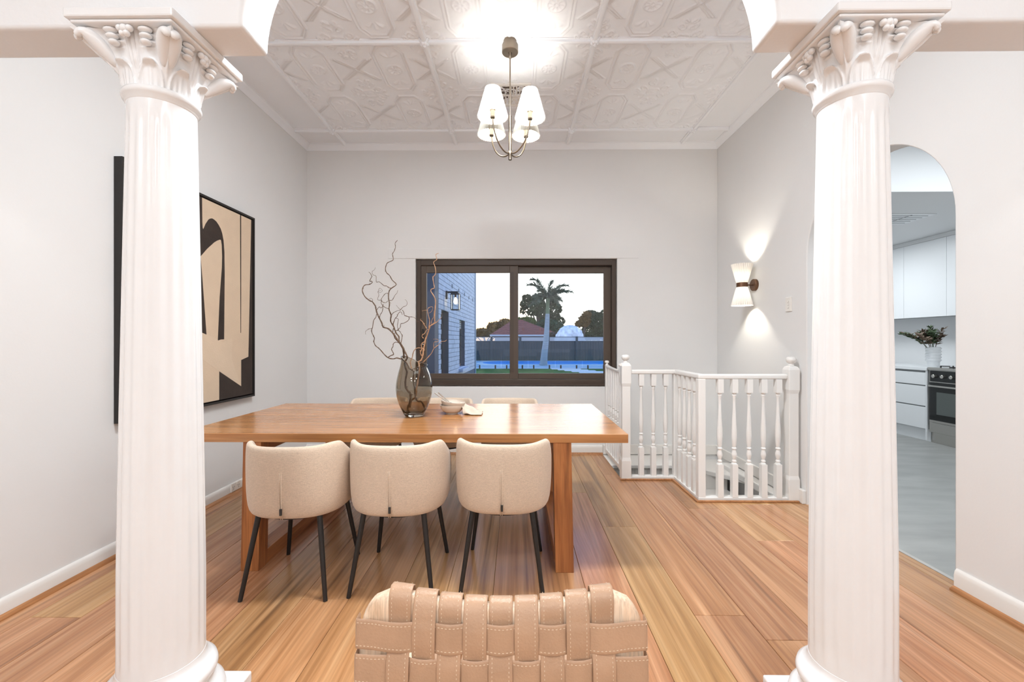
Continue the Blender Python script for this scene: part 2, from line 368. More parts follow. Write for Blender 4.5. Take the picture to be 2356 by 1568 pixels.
# ================================================================== ROOM SHELL
XL, XR, YB, ZC = -2.335, 2.222, 4.73, 3.43
YR = -4.0      # rear wall of the living area behind the camera
WELL_A = (0.955, 2.3, 3.865, 4.8); WELL_B = (1.43, 2.3, 3.335, 4.8)

# floor: dark underlay slab and individual planks, cut round the stairwell
def sub_rects(rects, hole):
    out = []
    hx0, hx1, hy0, hy1 = hole
    for (x0, x1, y0, y1) in rects:
        if x1 <= hx0 or x0 >= hx1 or y1 <= hy0 or y0 >= hy1: out.append((x0, x1, y0, y1)); continue
        if y0 < hy0: out.append((x0, x1, y0, hy0))
        if y1 > hy1: out.append((x0, x1, hy1, y1))
        a, b = max(y0, hy0), min(y1, hy1)
        if x0 < hx0: out.append((x0, hx0, a, b))
        if x1 > hx1: out.append((hx1, x1, a, b))
    return out
mb = MB()
for r in sub_rects(sub_rects([(XL-0.05, 2.30, YR, 4.90)], WELL_A), WELL_B): mb.box(r[0], r[1], r[2], r[3], -0.12, -0.010)
floor = struct(mb.build('floor', M_SUB))
PW = 0.232
xs = np.arange(XL-0.10, 2.30, PW)
k = 0
for i, x0 in enumerate(xs):
    y = YR - random.uniform(0, 1.6)
    x1 = min(x0+PW, 2.298); xa = max(x0, XL+0.001)
    while y < 4.73:
        y1 = y + 2.05
        a = max(y, YR); b = min(y1, 4.728)
        if b-a > 0.02:
            rs = sub_rects(sub_rects([(xa, x1, a, b)], WELL_A), WELL_B)
            if rs:
                mb = MB(); cx, cy = (xa+x1)/2, (a+b)/2; g = 0.0009; ch = 0.0016
                for r in rs:
                    X0, X1, Y0, Y1 = r[0]-cx+g, r[1]-cx-g, r[2]-cy+g, r[3]-cy-g
                    vs = [(X0,Y0,-0.01),(X1,Y0,-0.01),(X1,Y1,-0.01),(X0,Y1,-0.01),(X0,Y0,-0.0012),(X1,Y0,-0.0012),(X1,Y1,-0.0012),(X0,Y1,-0.0012),
                          (X0+ch,Y0+ch,0),(X1-ch,Y0+ch,0),(X1-ch,Y1-ch,0),(X0+ch,Y1-ch,0)]
                    mb.add(vs, [(0,1,5,4),(1,2,6,5),(2,3,7,6),(3,0,4,7),(4,5,9,8),(5,6,10,9),(6,7,11,10),(7,4,8,11),(8,9,10,11),(0,3,2,1)])
                mb.build('plank', M_FLOOR, floor, loc=(cx, cy, 0), fix=False)
        y = y1

# walls
struct(MB().box(XL-0.15, XL, YR-0.15, YB+0.2, -0.12, ZC+0.15).build('wall_left', M_WALL))
WX0, WX1, WZ0, WZ1 = -1.122, 1.118, 0.745, 2.163
mb = MB()
pts = [(XL, -1.6), (XR+0.15, -1.6), (XR+0.15, ZC+0.15), (XL, ZC+0.15), (XL, -1.6), (WX0, WZ0), (WX0, WZ1), (WX1, WZ1), (WX1, WZ0), (WX0, WZ0)]
mb.box(XL, WX0, YB, YB+0.2, -1.6, ZC+0.15).box(WX1, XR+0.15, YB, YB+0.2, -1.6, ZC+0.15).box(WX0, WX1, YB, YB+0.2, -1.6, WZ0).box(WX0, WX1, YB, YB+0.2, WZ1, ZC+0.15)
struct(mb.build('wall_back', M_WALL))
struct(MB().box(XL-0.15, XR+0.15, YR-0.15, YR, -0.12, ZC+0.15).build('wall_rear', M_WALL))
# right wall with the arched opening to the kitchen
DY, DR, DZ = 2.73, 0.55, 1.89
out = [(YR, -0.12), (DY-DR, -0.12), (DY-DR, DZ)]
for i in range(1, 40):
    a = PI - PI*i/40; out.append((DY+DR*math.cos(a), DZ+DR*math.sin(a)))
out += [(DY+DR, DZ), (DY+DR, -0.12), (3.3, -0.12), (3.3, -1.6), (YB, -1.6), (YB, ZC+0.15), (YR, ZC+0.15)]
struct(MB().prism(out, 'x', XR, XR+0.15).build('wall_right', M_WALL, smooth=20, bevel=0.006))
# the beam with the wide central arch carried by the columns
BY0, BY1, ZS = 1.298, 1.441, 2.213
out = [(XL, ZS), (-0.842, ZS)]
ac, ar, ab = -0.026, 0.816, 0.62
for i in range(1, 64):
    a = PI - PI*i/64; out.append((ac+ar*math.cos(a), ZS+ab*math.sin(a)))
out += [(0.79, ZS), (XR, ZS), (XR, ZC), (XL, ZC)]
struct(MB().prism(out, 'y', BY0, BY1).build('wall_arcade', M_BEAM, smooth=20, bevel=0.012, seg=3))

# ceiling and its pressed panels
ceil = struct(MB().box(XL-0.15, XR+0.15, YR-0.15, YB+0.2, ZC, ZC+0.12).build('ceiling', M_CEIL))
XLN = [-1.895, -0.665, 0.565, 1.815]; YLN = [-0.81, 0.48, 1.78, 3.08, 4.375]
def pressed():
    W, H = 1.23, 1.295; nx, ny = 200, 210
    u = np.linspace(-W/2, W/2, nx); v = np.linspace(-H/2, H/2, ny); U, V = np.meshgrid(u, v)
    cu, cv = W/2, H/2
    a = (U + W/2) % cu - cu/2; b = (V + H/2) % cv - cv/2; au, bv = abs(a), abs(b)
    g = lambda d, s: np.exp(-(d/s)**2)
    octo = np.maximum(np.maximum(au-0.125, bv-0.285), (au*0.83+bv*0.56)-0.215)
    h = 1.0*g(octo, 0.006) + 0.8*g(octo+0.022, 0.005)
    ins = octo < -0.03
    r = np.hypot(a, b); th = np.arctan2(b, a)
    h += np.where(r < 0.075, 0.9*g(r-0.058, 0.006)+0.7*g(r-0.015, 0.007)+0.55*np.where((r > 0.02) & (r < 0.052), 0.5+0.5*np.cos(th*9), 0), 0)
    for sg in (-1, 1):   # fans at both ends of each octagon
        rr = np.hypot(a, b-sg*0.135); tt = np.arctan2(a, (b-sg*0.135)*sg)
        h += np.where((rr < 0.085) & (abs(tt) < 1.25) & ins, 0.7*(0.5+0.5*np.cos(tt*8))*np.clip(rr/0.03, 0, 1)*g(np.clip(rr-0.06, 0, 1), 0.02), 0)
    ou = octo > 0.012
    xx = abs(bv-(cu/2-au)*0.95)   # crossing bands between neighbouring octagons
    ok = ou & (bv < 0.13)
    h += np.where(ok, 0.8*g(xx, 0.006)+0.7*g(np.minimum(abs(xx-0.020), 1), 0.005), 0)
    # scrolls in the spandrels
    for (sx, sy, q) in ((cu/2-0.005, cv/2-0.005, 0.05), (cu/2-0.085, cv/2-0.055, 0.035), (cu/2-0.04, cv/2-0.12, 0.032), (cu/2-0.13, cv/2-0.025, 0.022), (cu/2-0.03, 0.15, 0.022)):
        rr = np.hypot(au-sx, bv-sy); tt = np.arctan2(bv-sy, au-sx)
        h += np.where(ou & (rr < q*1.25), 0.75*g(rr-q*(0.75+0.2*np.sin(tt*2)), 0.006)+0.5*g(rr, 0.009)+0.3*(0.5+0.5*np.cos(tt*5))*g(rr-q*0.45, 0.008), 0)
    h += 0.10*np.sin(U*61)*np.sin(V*53)
    h = np.clip(h, 0, 1.3)*0.012
    m = W/2
    vs = np.stack([U.ravel(), V.ravel(), -h.ravel()-0.004], 1)
    idx = np.arange(nx*ny).reshape(ny, nx)
    f = np.stack([idx[:-1, :-1].ravel(), idx[1:, :-1].ravel(), idx[1:, 1:].ravel(), idx[:-1, 1:].ravel()], 1)
    me = bpy.data.meshes.new('pressed_panel'); me.from_pydata(vs.tolist(), [], f.tolist()); me.materials.append(M_CEIL)
    me.polygons.foreach_set('use_smooth', [True]*len(me.polygons)); me.update(); return me
pp = pressed()
for yi in range(4):
    for xi in range(3):
        link('pressed_panel', pp, ceil, loc=((XLN[xi]+XLN[xi+1])/2, (YLN[yi]+YLN[yi+1])/2, ZC-0.001))
def batten_profile(w=0.05, h=0.032):
    return [(-w/2, 0), (-w/2, -h*0.35), (-w*0.34, -h*0.45), (-w*0.28, -h*0.9), (-w*0.12, -h), (w*0.12, -h), (w*0.28, -h*0.9), (w*0.34, -h*0.45), (w/2, -h*0.35), (w/2, 0)]
for x in XLN:
    MB().prism([(x+a, ZC+b) for a, b in batten_profile()], 'y', YR, YB-0.055).build('batten', M_CEIL, ceil, smooth=50)
for y in YLN:
    MB().prism([(y+a, ZC+b) for a, b in batten_profile()], 'x', XL+0.055, XR-0.055).build('batten', M_CEIL, ceil, smooth=50)
mb = MB()
for k in range(6):
    a = 2*PI*k/6; mb.sphere((0.019*math.cos(a), 0.019*math.sin(a), -0.034), 0.014, 8, 6, (1, 1, 0.9))
mb.sphere((0, 0, -0.044), 0.013, 8, 6)
for k in range(4):
    a = PI/4+PI/2*k; c, s_ = math.cos(a), math.sin(a)
    mb.tube([(0.015*c, 0.015*s_, -0.02), (0.035*c, 0.035*s_, -0.018), (0.048*c, 0.048*s_, -0.006)], [0.016, 0.013, 0.004], 6)
ros = mb.mesh('ceiling_rosette', M_CEIL, smooth=60)
for x in XLN:
    for y in YLN[1:]: link('ceiling_rosette', ros, ceil, loc=(x, y, ZC))
# cornices
def cornice(name, ax, fixed, sgn, a, b):
    prof = [(0, 0), (0, -0.060), (0.006, -0.062), (0.010, -0.052), (0.022, -0.040), (0.034, -0.022), (0.046, -0.016), (0.050, -0.006), (0.058, -0.004), (0.058, 0)]
    struct(MB().prism([(fixed+sgn*p, ZC+q) for p, q in prof], ax, a, b).build(name, M_CEIL, smooth=50))
cornice('trim_1', 'y', XL, 1, BY1, YB); cornice('trim_2', 'y', XR, -1, BY1, YB); cornice('trim_3', 'x', YB, -1, XL, XR)

# skirting boards with timber quads
def skirt(name, ax, wall, sgn, a, b, h, mat=M_SKIRT):
    prof = [(0, 0), (0.018, 0), (0.018, h-0.03), (0.014, h-0.012), (0.006, h), (0, h)]
    o = struct(MB().prism([(wall+sgn*p, q) for p, q in prof], ax, a, b).build(name, mat, smooth=60))
    q = [(0.018, 0), (0.040, 0), (0.038, 0.008), (0.030, 0.015), (0.018, 0.020)]
    MB().prism([(wall+sgn*p, r) for p, r in q], ax, a, b).build('quad_moulding', M_QUAD, o, smooth=60)
    return o
skirt('baseboard_left', 'y', XL, 1, YR, YB, 0.085)
skirt('baseboard_right', 'y', XR, -1, YR, DY-DR-0.012, 0.105)
skirt('baseboard_back', 'x', YB, -1, XL, 0.955, 0.10)
bo = struct(MB().box(XR-0.03, XR, DY+DR+0.005, 3.40, 0, 0.105).build('baseboard_right', M_SKIRT, bevel=0.005))
# window head board
struct(MB().box(-1.425, 1.352, YB-0.007, YB+0.01, WZ1+0.004, 2.277).build('trim_4', M_WALL, bevel=0.002))

# ------------------------------------------------------------------ window
win = struct(MB().box(-1.117, -1.068, 4.752, 4.86, 0.75, 2.158).box(1.066, 1.112, 4.752, 4.86, 0.75, 2.158).box(-1.068, 1.066, 4.752, 4.86, 2.092, 2.158).box(-1.068, 1.066, 4.752, 4.86, 0.75, 0.822)
             .build('window_1', M_FRAME, bevel=0.004))
MB().box(-1.068, 1.066, 4.746, 4.752, 2.098, 2.112).box(-1.115, 1.110, 4.744, 4.752, 0.752, 0.775).build('frame_bead', M_FRAME, win)
def sash(x0, x1, z0, z1, gx0, gx1, gz0, gz1, y0, y1):
    s_ = MB().box(x0, gx0, y0, y1, z0, z1).box(gx1, x1, y0, y1, z0, z1).box(gx0, gx1, y0, y1, gz1, z1).box(gx0, gx1, y0, y1, z0, gz0).build('sash', M_FRAME2, win, bevel=0.003)
    MB().box(gx0-0.003, gx1+0.003, (y0+y1)/2-0.003, (y0+y1)/2+0.003, gz0-0.003, gz1+0.003).build('pane', M_PANE, s_)
    return s_
sl = sash(-1.066, 0.0215, 0.824, 2.090, -1.005, -0.073, 0.886, 2.013, 4.762, 4.795)
sash(-0.03, 1.064, 0.824, 2.090, 0.0225, 0.985, 0.886, 2.013, 4.805, 4.838)
MB().box(-0.0705, -0.028, 4.757, 4.7615, 0.90, 2.02).build('interlock', M_FRAME, win)
MB().box(-1.052, -1.030, 4.748, 4.762, 1.185, 1.385).build('latch_plate', M_BLACK, win, bevel=0.006)
MB().lathe([(0.009, 0), (0.009, 0.006), (0.006, 0.008)], 14, M=Matrix.Translation((-1.041, 4.748, 1.212)) @ Matrix.Rotation(PI/2, 4, 'X')).build('latch_key', M_STEEL, win, smooth=True)

# ------------------------------------------------------------------ stairwell beyond the balustrade
mb = MB()
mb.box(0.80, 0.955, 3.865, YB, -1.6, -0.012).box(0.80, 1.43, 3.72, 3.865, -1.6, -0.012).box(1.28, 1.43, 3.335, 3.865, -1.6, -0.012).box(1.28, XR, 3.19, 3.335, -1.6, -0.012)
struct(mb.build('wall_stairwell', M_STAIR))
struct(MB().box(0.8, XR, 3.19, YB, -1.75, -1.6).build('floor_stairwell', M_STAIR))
st = thing('staircase', (1.6, 4.4, -0.2), 'white painted landing and steps going down behind the white balusters', 'staircase')
def SL(m, n, mat, **k): 
    o = st.location; m.v = [(a-o[0], b-o[1], c-o[2]) for a, b, c in m.v]; return m.build(n, mat, st, **k)
SL(MB().box(0.957, 1.90, 4.33, YB-0.002, -0.045, -0.006), 'landing_tread', M_TRIM, bevel=0.008)
for i in range(7):
    SL(MB().box(0.96+i*0.128, 0.96+i*0.128+0.1255, 4.37, 4.385, -0.9, -0.047), 'riser_panel', M_SKIRT)
SL(MB().prism([(1.905, 4.33), (XR-0.002, 3.98), (XR-0.002, YB-0.002), (1.905, YB-0.002)], 'z', -0.10, -0.055), 'winder_tread', M_TRIM, bevel=0.008)
SL(MB().box(2.12, XR-0.001, 3.40, 4.45, -0.075, -0.01), 'stringer', M_TRIM, bevel=0.01)
for i in range(4):
    z = -0.24-0.18*i; SL(MB().box(1.46, 2.12, 4.05-0.24*i, 4.32-0.24*i, z-0.04, z), 'tread', M_TRIM, bevel=0.006)
    SL(MB().box(1.46, 2.12, 4.30-0.24*i, 4.32-0.24*i, z, z+0.14), 'riser', M_SKIRT)
SL(MB().box(0.957, XR-0.001, YB-0.022, YB-0.001, 0.0, 0.105), 'wall_skirting', M_SKIRT, bevel=0.005)
SL(MB().box(XR-0.022, XR-0.001, 3.42, YB-0.024, 0.0, 0.098), 'wall_skirting', M_SKIRT, bevel=0.005)

# ================================================================== BALUSTRADE
RT = 0.99
bal = thing('stair_balustrade', (1.4, 3.6, 0), 'white turned timber balustrade stepping round the stairwell with ball topped newel posts', 'balustrade')
BO = Vector((1.4, 3.6, 0))
def BL(m, n, mat=M_TRIM, **k):
    m.v = [(a-BO[0], b-BO[1], c-BO[2]) for a, b, c in m.v]; return m.build(n, mat, bal, **k)
def baluster_mesh(s_=0.0215):
    m = MB(); z0, z1, z2, z3 = 0.03, 0.285, 0.845, 0.952
    m.box(-s_, s_, -s_, s_, z0, z1).box(-s_, s_, -s_, s_, z2, z3)
    prof = [(0.019, z1), (0.020, z1+0.006), (0.013, z1+0.012), (0.017, z1+0.020), (0.017, z1+0.028), (0.011, z1+0.036), (0.014, z1+0.048), (0.0195, z1+0.070), (0.019, z1+0.085),
            (0.013, z1+0.108), (0.0125, z1+0.113), (0.018, z1+0.119), (0.018, z1+0.127), (0.012, z1+0.133), (0.016, z1+0.150), (0.0205, z1+0.215), (0.0195, z1+0.275), (0.0135, z1+0.39), (0.0105, z1+0.47), (0.0105, z1+0.520), (0.016, z2-0.020), (0.013, z2-0.014), (0.018, z2-0.004), (0.018, z2)]
    m.lathe(prof, 18)
    return m.mesh('baluster', M_TRIM, smooth=40)
bm_ = baluster_mesh()
def lb(x, y): return link('baluster', bm_, bal, loc=(x-BO[0], y-BO[1], 0), bevel=0)
for px in (1656, 1689, 1723, 1756, 1789.6): p = at(px, 900, 3.36); lb(p.x, p.y)
for px in (1475, 1503, 1531): p = at(px, 900, 3.885); lb(p.x, p.y)
for k in range(4): lb(1.452, 3.385+0.105*(k+0.92))
def newel(x, y, w, top, rot=0):
    m = MB(); h = w/2
    def ring(hh, z): return [(x-hh, y-hh, z), (x+hh, y-hh, z), (x+hh, y+hh, z), (x-hh, y+hh, z)]
    lv = [(h, 0.0), (h, 0.17), (h*0.86, 0.20), (h*0.86, 0.84), (h, 0.87), (h, top-0.03), (h*0.80, top-0.008), (h*0.45, top)]
    vs = []; fs = []
    for hh, z in lv: vs += ring(hh, z)
    for k in range(len(lv)-1):
        for i in range(4): j = (i+1)%4; fs.append((k*4+i, k*4+j, k*4+4+j, k*4+4+i))
    fs += [(3,2,1,0), tuple(len(vs)-4+i for i in range(4))]
    m.add(vs, fs)
    return m
def ball(x, y, z, r):
    return MB().lathe([(r*0.55, z), (r*0.62, z+r*0.15), (r*0.42, z+r*0.4), (r*0.42, z+r*0.55), (r*0.75, z+r*0.75), (r*0.97, z+r*1.1), (r, z+r*1.35), (r*0.9, z+r*1.7), (r*0.6, z+r*1.93), (r*0.05, z+r*2.0)], 24, c=(x, y, 0))
for (x, y) in ((0.993, 3.885), (2.160, 3.37)):
    n_ = BL(newel(x, y, 0.086, 1.055), 'newel_post', bevel=0.004)
    b_ = ball(x, y, 1.053, 0.037); b_.v = [(a-BO[0], b-BO[1], c) for a, b, c in b_.v]; b_.build('ball_finial', M_TRIM, n_, smooth=60)
BL(MB().box(1.424, 1.482, 3.342, 3.400, 0.0, 0.955), 'corner_post', bevel=0.006)
BL(MB().box(1.424, 1.482, 3.862, 3.915, 0.0, 0.955), 'corner_post', bevel=0.006)
def rail(pts, w, z0, z1, name, mat, bevel=0.008):
    m = MB()
    n = len(pts); L = []; R = []
    for i, p in enumerate(pts):
        p = Vector(p); d0 = (p-Vector(pts[i-1])).normalized() if i else None; d1 = (Vector(pts[i+1])-p).normalized() if i < n-1 else None
        n0 = Vector((-d0.y, d0.x)) if d0 else None; n1 = Vector((-d1.y, d1.x)) if d1 else None
        if n0 and n1:
            nn = (n0+n1).normalized(); q = nn*(w/2/max(0.3, nn.dot(n0)))
        else: q = (n0 or n1)*(w/2)
        L.append(p+q); R.append(p-q)
    m.prism([tuple(p) for p in L]+[tuple(p) for p in reversed(R)], 'z', z0, z1)
    return BL(m, name, mat, bevel=bevel)
path = [(1.034, 3.885), (1.453, 3.885), (1.453, 3.370), (2.118, 3.370)]
rail(path, 0.058, 0.952, RT, 'handrail', M_TRIM, 0.010)
rail([(1.036, 3.885), (1.453, 3.885), (1.453, 3.370), (2.118, 3.370)], 0.060, 0.002, 0.030, 'base_rail', M_TRIM, 0.004)
rail([(0.935, 3.838), (1.408, 3.838), (1.408, 3.322), (2.19, 3.322)], 0.022, 0.0, 0.014, 'quad_moulding', M_QUAD, 0.004)
# low gate beside the stair
g = thing('stair_gate', (0.985, 4.3, 0), 'narrow white slatted safety gate closing the stair head by the back wall', 'gate')
def GL(m, n, mat=M_TRIM, par=None, **k):
    m.v = [(a-0.985, b-4.3, c) for a, b, c in m.v]; return m.build(n, mat, par or g, **k)
for y in (4.02, 4.64):
    p_ = GL(MB().box(0.967, 1.003, y-0.018, y+0.018, 0.04, 0.995), 'stile', bevel=0.004)
    GL(ball(0.985, y, 0.993, 0.023), 'ball_finial', par=p_, smooth=60)
GL(MB().prism([(4.038, 0.952), (4.622, 0.967), (4.622, 0.992), (4.48, 0.982), (4.2, 0.972), (4.038, 0.980)], 'x', 0.969, 1.001), 'top_rail', bevel=0.004)
GL(MB().box(0.969, 1.001, 4.038, 4.622, 0.045, 0.085), 'bottom_rail', bevel=0.004)
gm = MB()
gm.box(-0.011, 0.011, -0.011, 0.011, 0.08, 0.45).box(-0.011, 0.011, -0.011, 0.011, 0.58, 0.965)
gm.lathe([(0.010, 0.45), (0.015, 0.458), (0.008, 0.466), (0.015, 0.49), (0.012, 0.507), (0.016, 0.515), (0.012, 0.523), (0.015, 0.54), (0.008, 0.563), (0.015, 0.572), (0.010, 0.58)], 12)
gmm = gm.mesh('spindle', M_TRIM, smooth=40)
for k in range(5): link('spindle', gmm, g, loc=(0, 4.125-4.3+k*0.102, 0))
for z in (0.20, 0.86):
    GL(MB().box(0.975, 0.995, 3.985, 4.001, z, z+0.07), 'hinge', M_BLACK)

# ================================================================== COLUMNS
CZ0, CZ1 = 0.20, 2.015     # shaft
def column(x, y, label):
    c = thing('fluted_column', (x, y, 0), label, 'column', 'fluted plaster columns under the arched beam')
    MB().box(-0.18, 0.18, -0.18, 0.18, 0, 0.042).build('plinth', M_COLUMN, c, bevel=0.006)
    prof = [(0.155, 0.042), (0.168, 0.052), (0.172, 0.072), (0.168, 0.090), (0.155, 0.102), (0.146, 0.106), (0.138, 0.116), (0.134, 0.130), (0.137, 0.142), (0.146, 0.150), (0.150, 0.163), (0.146, 0.178), (0.134, 0.188), (0.122, 0.196), (0.1165, 0.215), (0.1155, 0.225), (0.10, 0.226)]
    MB().lathe(prof, 64).build('base_moulding', M_COLUMN, c, smooth=60)
    NF = 20
    def rf(r, z, a):
        f = 0.5+0.5*math.cos(a*NF); e = min(1, max(0, (z-0.24)/0.03))*min(1, max(0, (1.955-z)/0.03))
        return r - 0.0036*(1-f)**0.9*e
    pr = []
    for k in range(60):
        t = k/59; z = 0.21+(CZ1-0.21)*t
        r = 0.1145 - 0.024*(max(0, t-0.15)/0.85)**1.15
        pr.append((r, z))
    MB().lathe(pr, 200, fn=rf).build('shaft', M_COLUMN, c, smooth=70)
    MB().lathe([(0.088, 1.990), (0.0935, 1.995), (0.094, 2.003), (0.101, 2.008), (0.1045, 2.018), (0.101, 2.028), (0.094, 2.031)], 64).build('astragal', M_COLUMN, c, smooth=60)
    # bell with leaves in relief
    nz, na = 72, 288; z0, z1 = 2.026, 2.183
    vs = []
    for i in range(nz):
        t = i/(nz-1)
        for j in range(na):
            a = 2*PI*j/na
            sq = 1/max(abs(math.cos(a)), abs(math.sin(a)))
            ds = abs(((a+PI/4) % (PI/2))-PI/4)            # 0 on a face, pi/4 on a corner
            cor = max(0, (ds-0.50)/0.285)
            top = 0.116*min(sq, 1.42) + 0.010*cor + 0.030*cor**2
            r = 0.0915 + (top-0.0915)*(0.20*t+0.80*t**1.9)
            # lower leaves: eight rounded arches with a raised lip
            s8 = ((a/(PI/4)) % 1)-0.5; e = (s8/0.40)**2+(max(t-0.05, 0)/0.42)**2
            h = 0
            if t < 0.62:
                h += 0.0065*math.exp(-((e-1)/0.20)**2)
                if e < 1: h += 0.003*(1-e)+0.0016*math.cos(s8*2*PI*5)*(1-e)
                if e < 1.05: h += 0.015*math.exp(-((t-0.45)/0.055)**2)*math.exp(-(s8/0.24)**2)
            # tall leaves behind: on the corners and the faces
            q4 = ((a/(PI/4))+0.5) % 1 - 0.5
            wdt = 0.16+0.26*max(0, t-0.35)
            if t > 0.30:
                h += 0.008*math.exp(-(q4/wdt)**4)*min(1, (t-0.30)/0.15)*(0.65+0.35*math.cos(q4*2*PI*7))
            # ribbed swags high between them
            if t > 0.66: h += 0.012*math.exp(-((abs(q4)-0.42)/0.13)**2)*(0.5+0.5*math.cos((t-0.66)*2*PI/0.105))*min(1, (t-0.66)/0.05)
            r += h
            vs.append((r*math.cos(a), r*math.sin(a), z0+(z1-z0)*t - 0.018*cor*t*t))
    fs = [(k*na+i, k*na+(i+1)%na, (k+1)*na+(i+1)%na, (k+1)*na+i) for k in range(nz-1) for i in range(na)]
    fs += [tuple(range(na-1, -1, -1)), tuple((nz-1)*na+i for i in range(na))]
    MB().add(vs, fs).build('leaf_bell', M_COLUMN, c, smooth=80)
    for k in range(4):
        a = PI/4+k*PI/2; ca, sa = math.cos(a), math.sin(a); ta = (-sa, ca)
        mb = MB()
        for s_ in (-1, 1):
            P = [(0.104, 2.085), (0.126, 2.116), (0.150, 2.140), (0.172, 2.156), (0.190, 2.156), (0.196, 2.146), (0.189, 2.139)]
            R_ = [0.009, 0.018, 0.022, 0.020, 0.016, 0.012, 0.007]
            W_ = [0.004, 0.008, 0.011, 0.011, 0.010, 0.009, 0.008]
            mb.tube([(ca*r+ta[0]*w2_*s_, sa*r+ta[1]*w2_*s_, z) for (r, z), w2_ in zip(P, W_)], R_, 12)
        mb.build('corner_volute', M_COLUMN, c, smooth=80, sub=1)
        a = k*PI/2; M = Matrix.Rotation(a, 4, 'Z')
        mb = MB()
        for (dy, dz, rr) in ((0, 0.0, 0.013), (0.014, 0.002, 0.010), (-0.014, 0.002, 0.010), (0.006, -0.013, 0.009), (-0.006, -0.013, 0.009)):
            mb.sphere((0.136, dy, 2.166+dz), rr, 12, 8)
        mb.v = [tuple(M @ Vector(v)) for v in mb.v]
        mb.build('face_flower', M_COLUMN, c, smooth=80)
        for s_ in (-1, 1):
            mb = MB()
            for q in range(3):
                mb.sphere((0.126-0.004*q, s_*(0.052-0.002*q), 2.170-0.0155*q), 0.0135, 12, 8, (1.0, 1.5-0.2*q, 0.6))
            mb.v = [tuple(M @ Vector(v)) for v in mb.v]
            mb.build('ribbed_husk', M_COLUMN, c, smooth=80)
    MB().box(-0.150, 0.150, -0.150, 0.150, 2.176, 2.1865).build('abacus_moulding', M_COLUMN, c, bevel=0.005, seg=3)
    MB().box(-0.160, 0.160, -0.160, 0.160, 2.186, 2.2135).build('abacus', M_COLUMN, c, bevel=0.005, seg=2)
    return c
column(-1.150, 1.375, 'glossy white fluted column with leafy capital on the left, before the framed painting')
column(1.073, 1.375, 'glossy white fluted column with leafy capital on the right, before the kitchen arch')

# ================================================================== PAINTING
P0, P1 = at_x(270, 355, -2.285), at_x(581, 910, -2.285)
ya, yb, za, zb = 2.447, 3.703, 0.770, 2.322
art = thing('abstract_painting', (-2.31, (ya+yb)/2, (za+zb)/2), 'large cream and black abstract canvas in a black floating frame on the left wall', 'painting')
AO = Vector((-2.31, (ya+yb)/2, (za+zb)/2))
def AL(m, n, mat, par=art, **k):
    m.v = [(a-AO.x, b-AO.y, c-AO.z) for a, b, c in m.v]; return m.build(n, mat, par, **k)
fw = 0.016
AL(MB().box(-2.334, -2.285, ya, ya+fw, za, zb).box(-2.334, -2.285, yb-fw, yb, za, zb).box(-2.334, -2.285, ya+fw, yb-fw, za, za+fw).box(-2.334, -2.285, ya+fw, yb-fw, zb-fw, zb).box(-2.334, -2.325, ya+fw, yb-fw, za+fw, zb-fw), 'frame', M_ARTF, bevel=0.001)
g_ = 0.026
canvas = AL(MB().box(-2.324, -2.292, ya+g_, yb-g_, za+g_, zb-g_), 'canvas', M_CANVAS)
def art_poly(pts, mat, crop, name, th):
    o, s_ = crop
    P = [at_x(o[0]+a/s_, o[1]+b/s_, -2.291) for a, b in pts]
    Q = [(min(max(p.y, ya+g_), yb-g_), min(max(p.z, za+g_), zb-g_)) for p in P]
    m = MB().prism(Q, 'x', -2.2921, -2.2921+th); AL(m, name, mat, par=canvas)
C6 = ((440, 430), 3.0125)
art_poly([(20, 30), (75, 62), (77, 240), (79, 280), (83, 293), (92, 275), (100, 255), (120, 225), (133, 218), (145, 217), (160, 226), (175, 240), (190, 262), (205, 290), (215, 322), (224, 370), (230, 450), (232, 600), (228, 1055), (205, 1056), (185, 1063), (198, 760), (213, 560), (215, 480), (212, 400), (207, 368), (200, 364), (180, 371), (160, 383), (110, 428), (65, 480), (78, 640), (92, 830), (106, 1022), (20, 985)], M_INK, C6, 'painted_shape', 0.0012)
art_poly([(195, 1277), (347, 1380), (347, 1198), (397, 1175), (405, 800), (416, 225), (430, 225), (430, 1470), (195, 1500)], M_INK, C6, 'painted_shape', 0.0012)
art_poly([(339, 186), (346, 188), (346, 760), (345, 1010), (342, 1010), (341, 760)], M_INK, C6, 'painted_shape', 0.0012)
art_poly([(70, 1003), (220, 1075), (285, 1045), (283, 1198), (347, 1380), (70, 1190)], M_CANVAS2, C6, 'painted_shape', 0.0008)
yy = ya+g_
AL(MB().box(-2.2921, -2.2909, yy, 2.70, za+g_, zb-g_), 'painted_shape', M_INK, par=canvas)
AL(MB().prism([(yy, 2.215), (2.70, 2.17), (2.70, 1.99), (yy, 2.075)], 'x', -2.2921, -2.290), 'painted_shape', M_BAND, par=canvas)
AL(MB().prism([(yy, 1.762), (2.70, 1.752), (2.70, 1.715), (yy, 1.728)], 'x', -2.2921, -2.290), 'painted_shape', M_CANVAS, par=canvas)

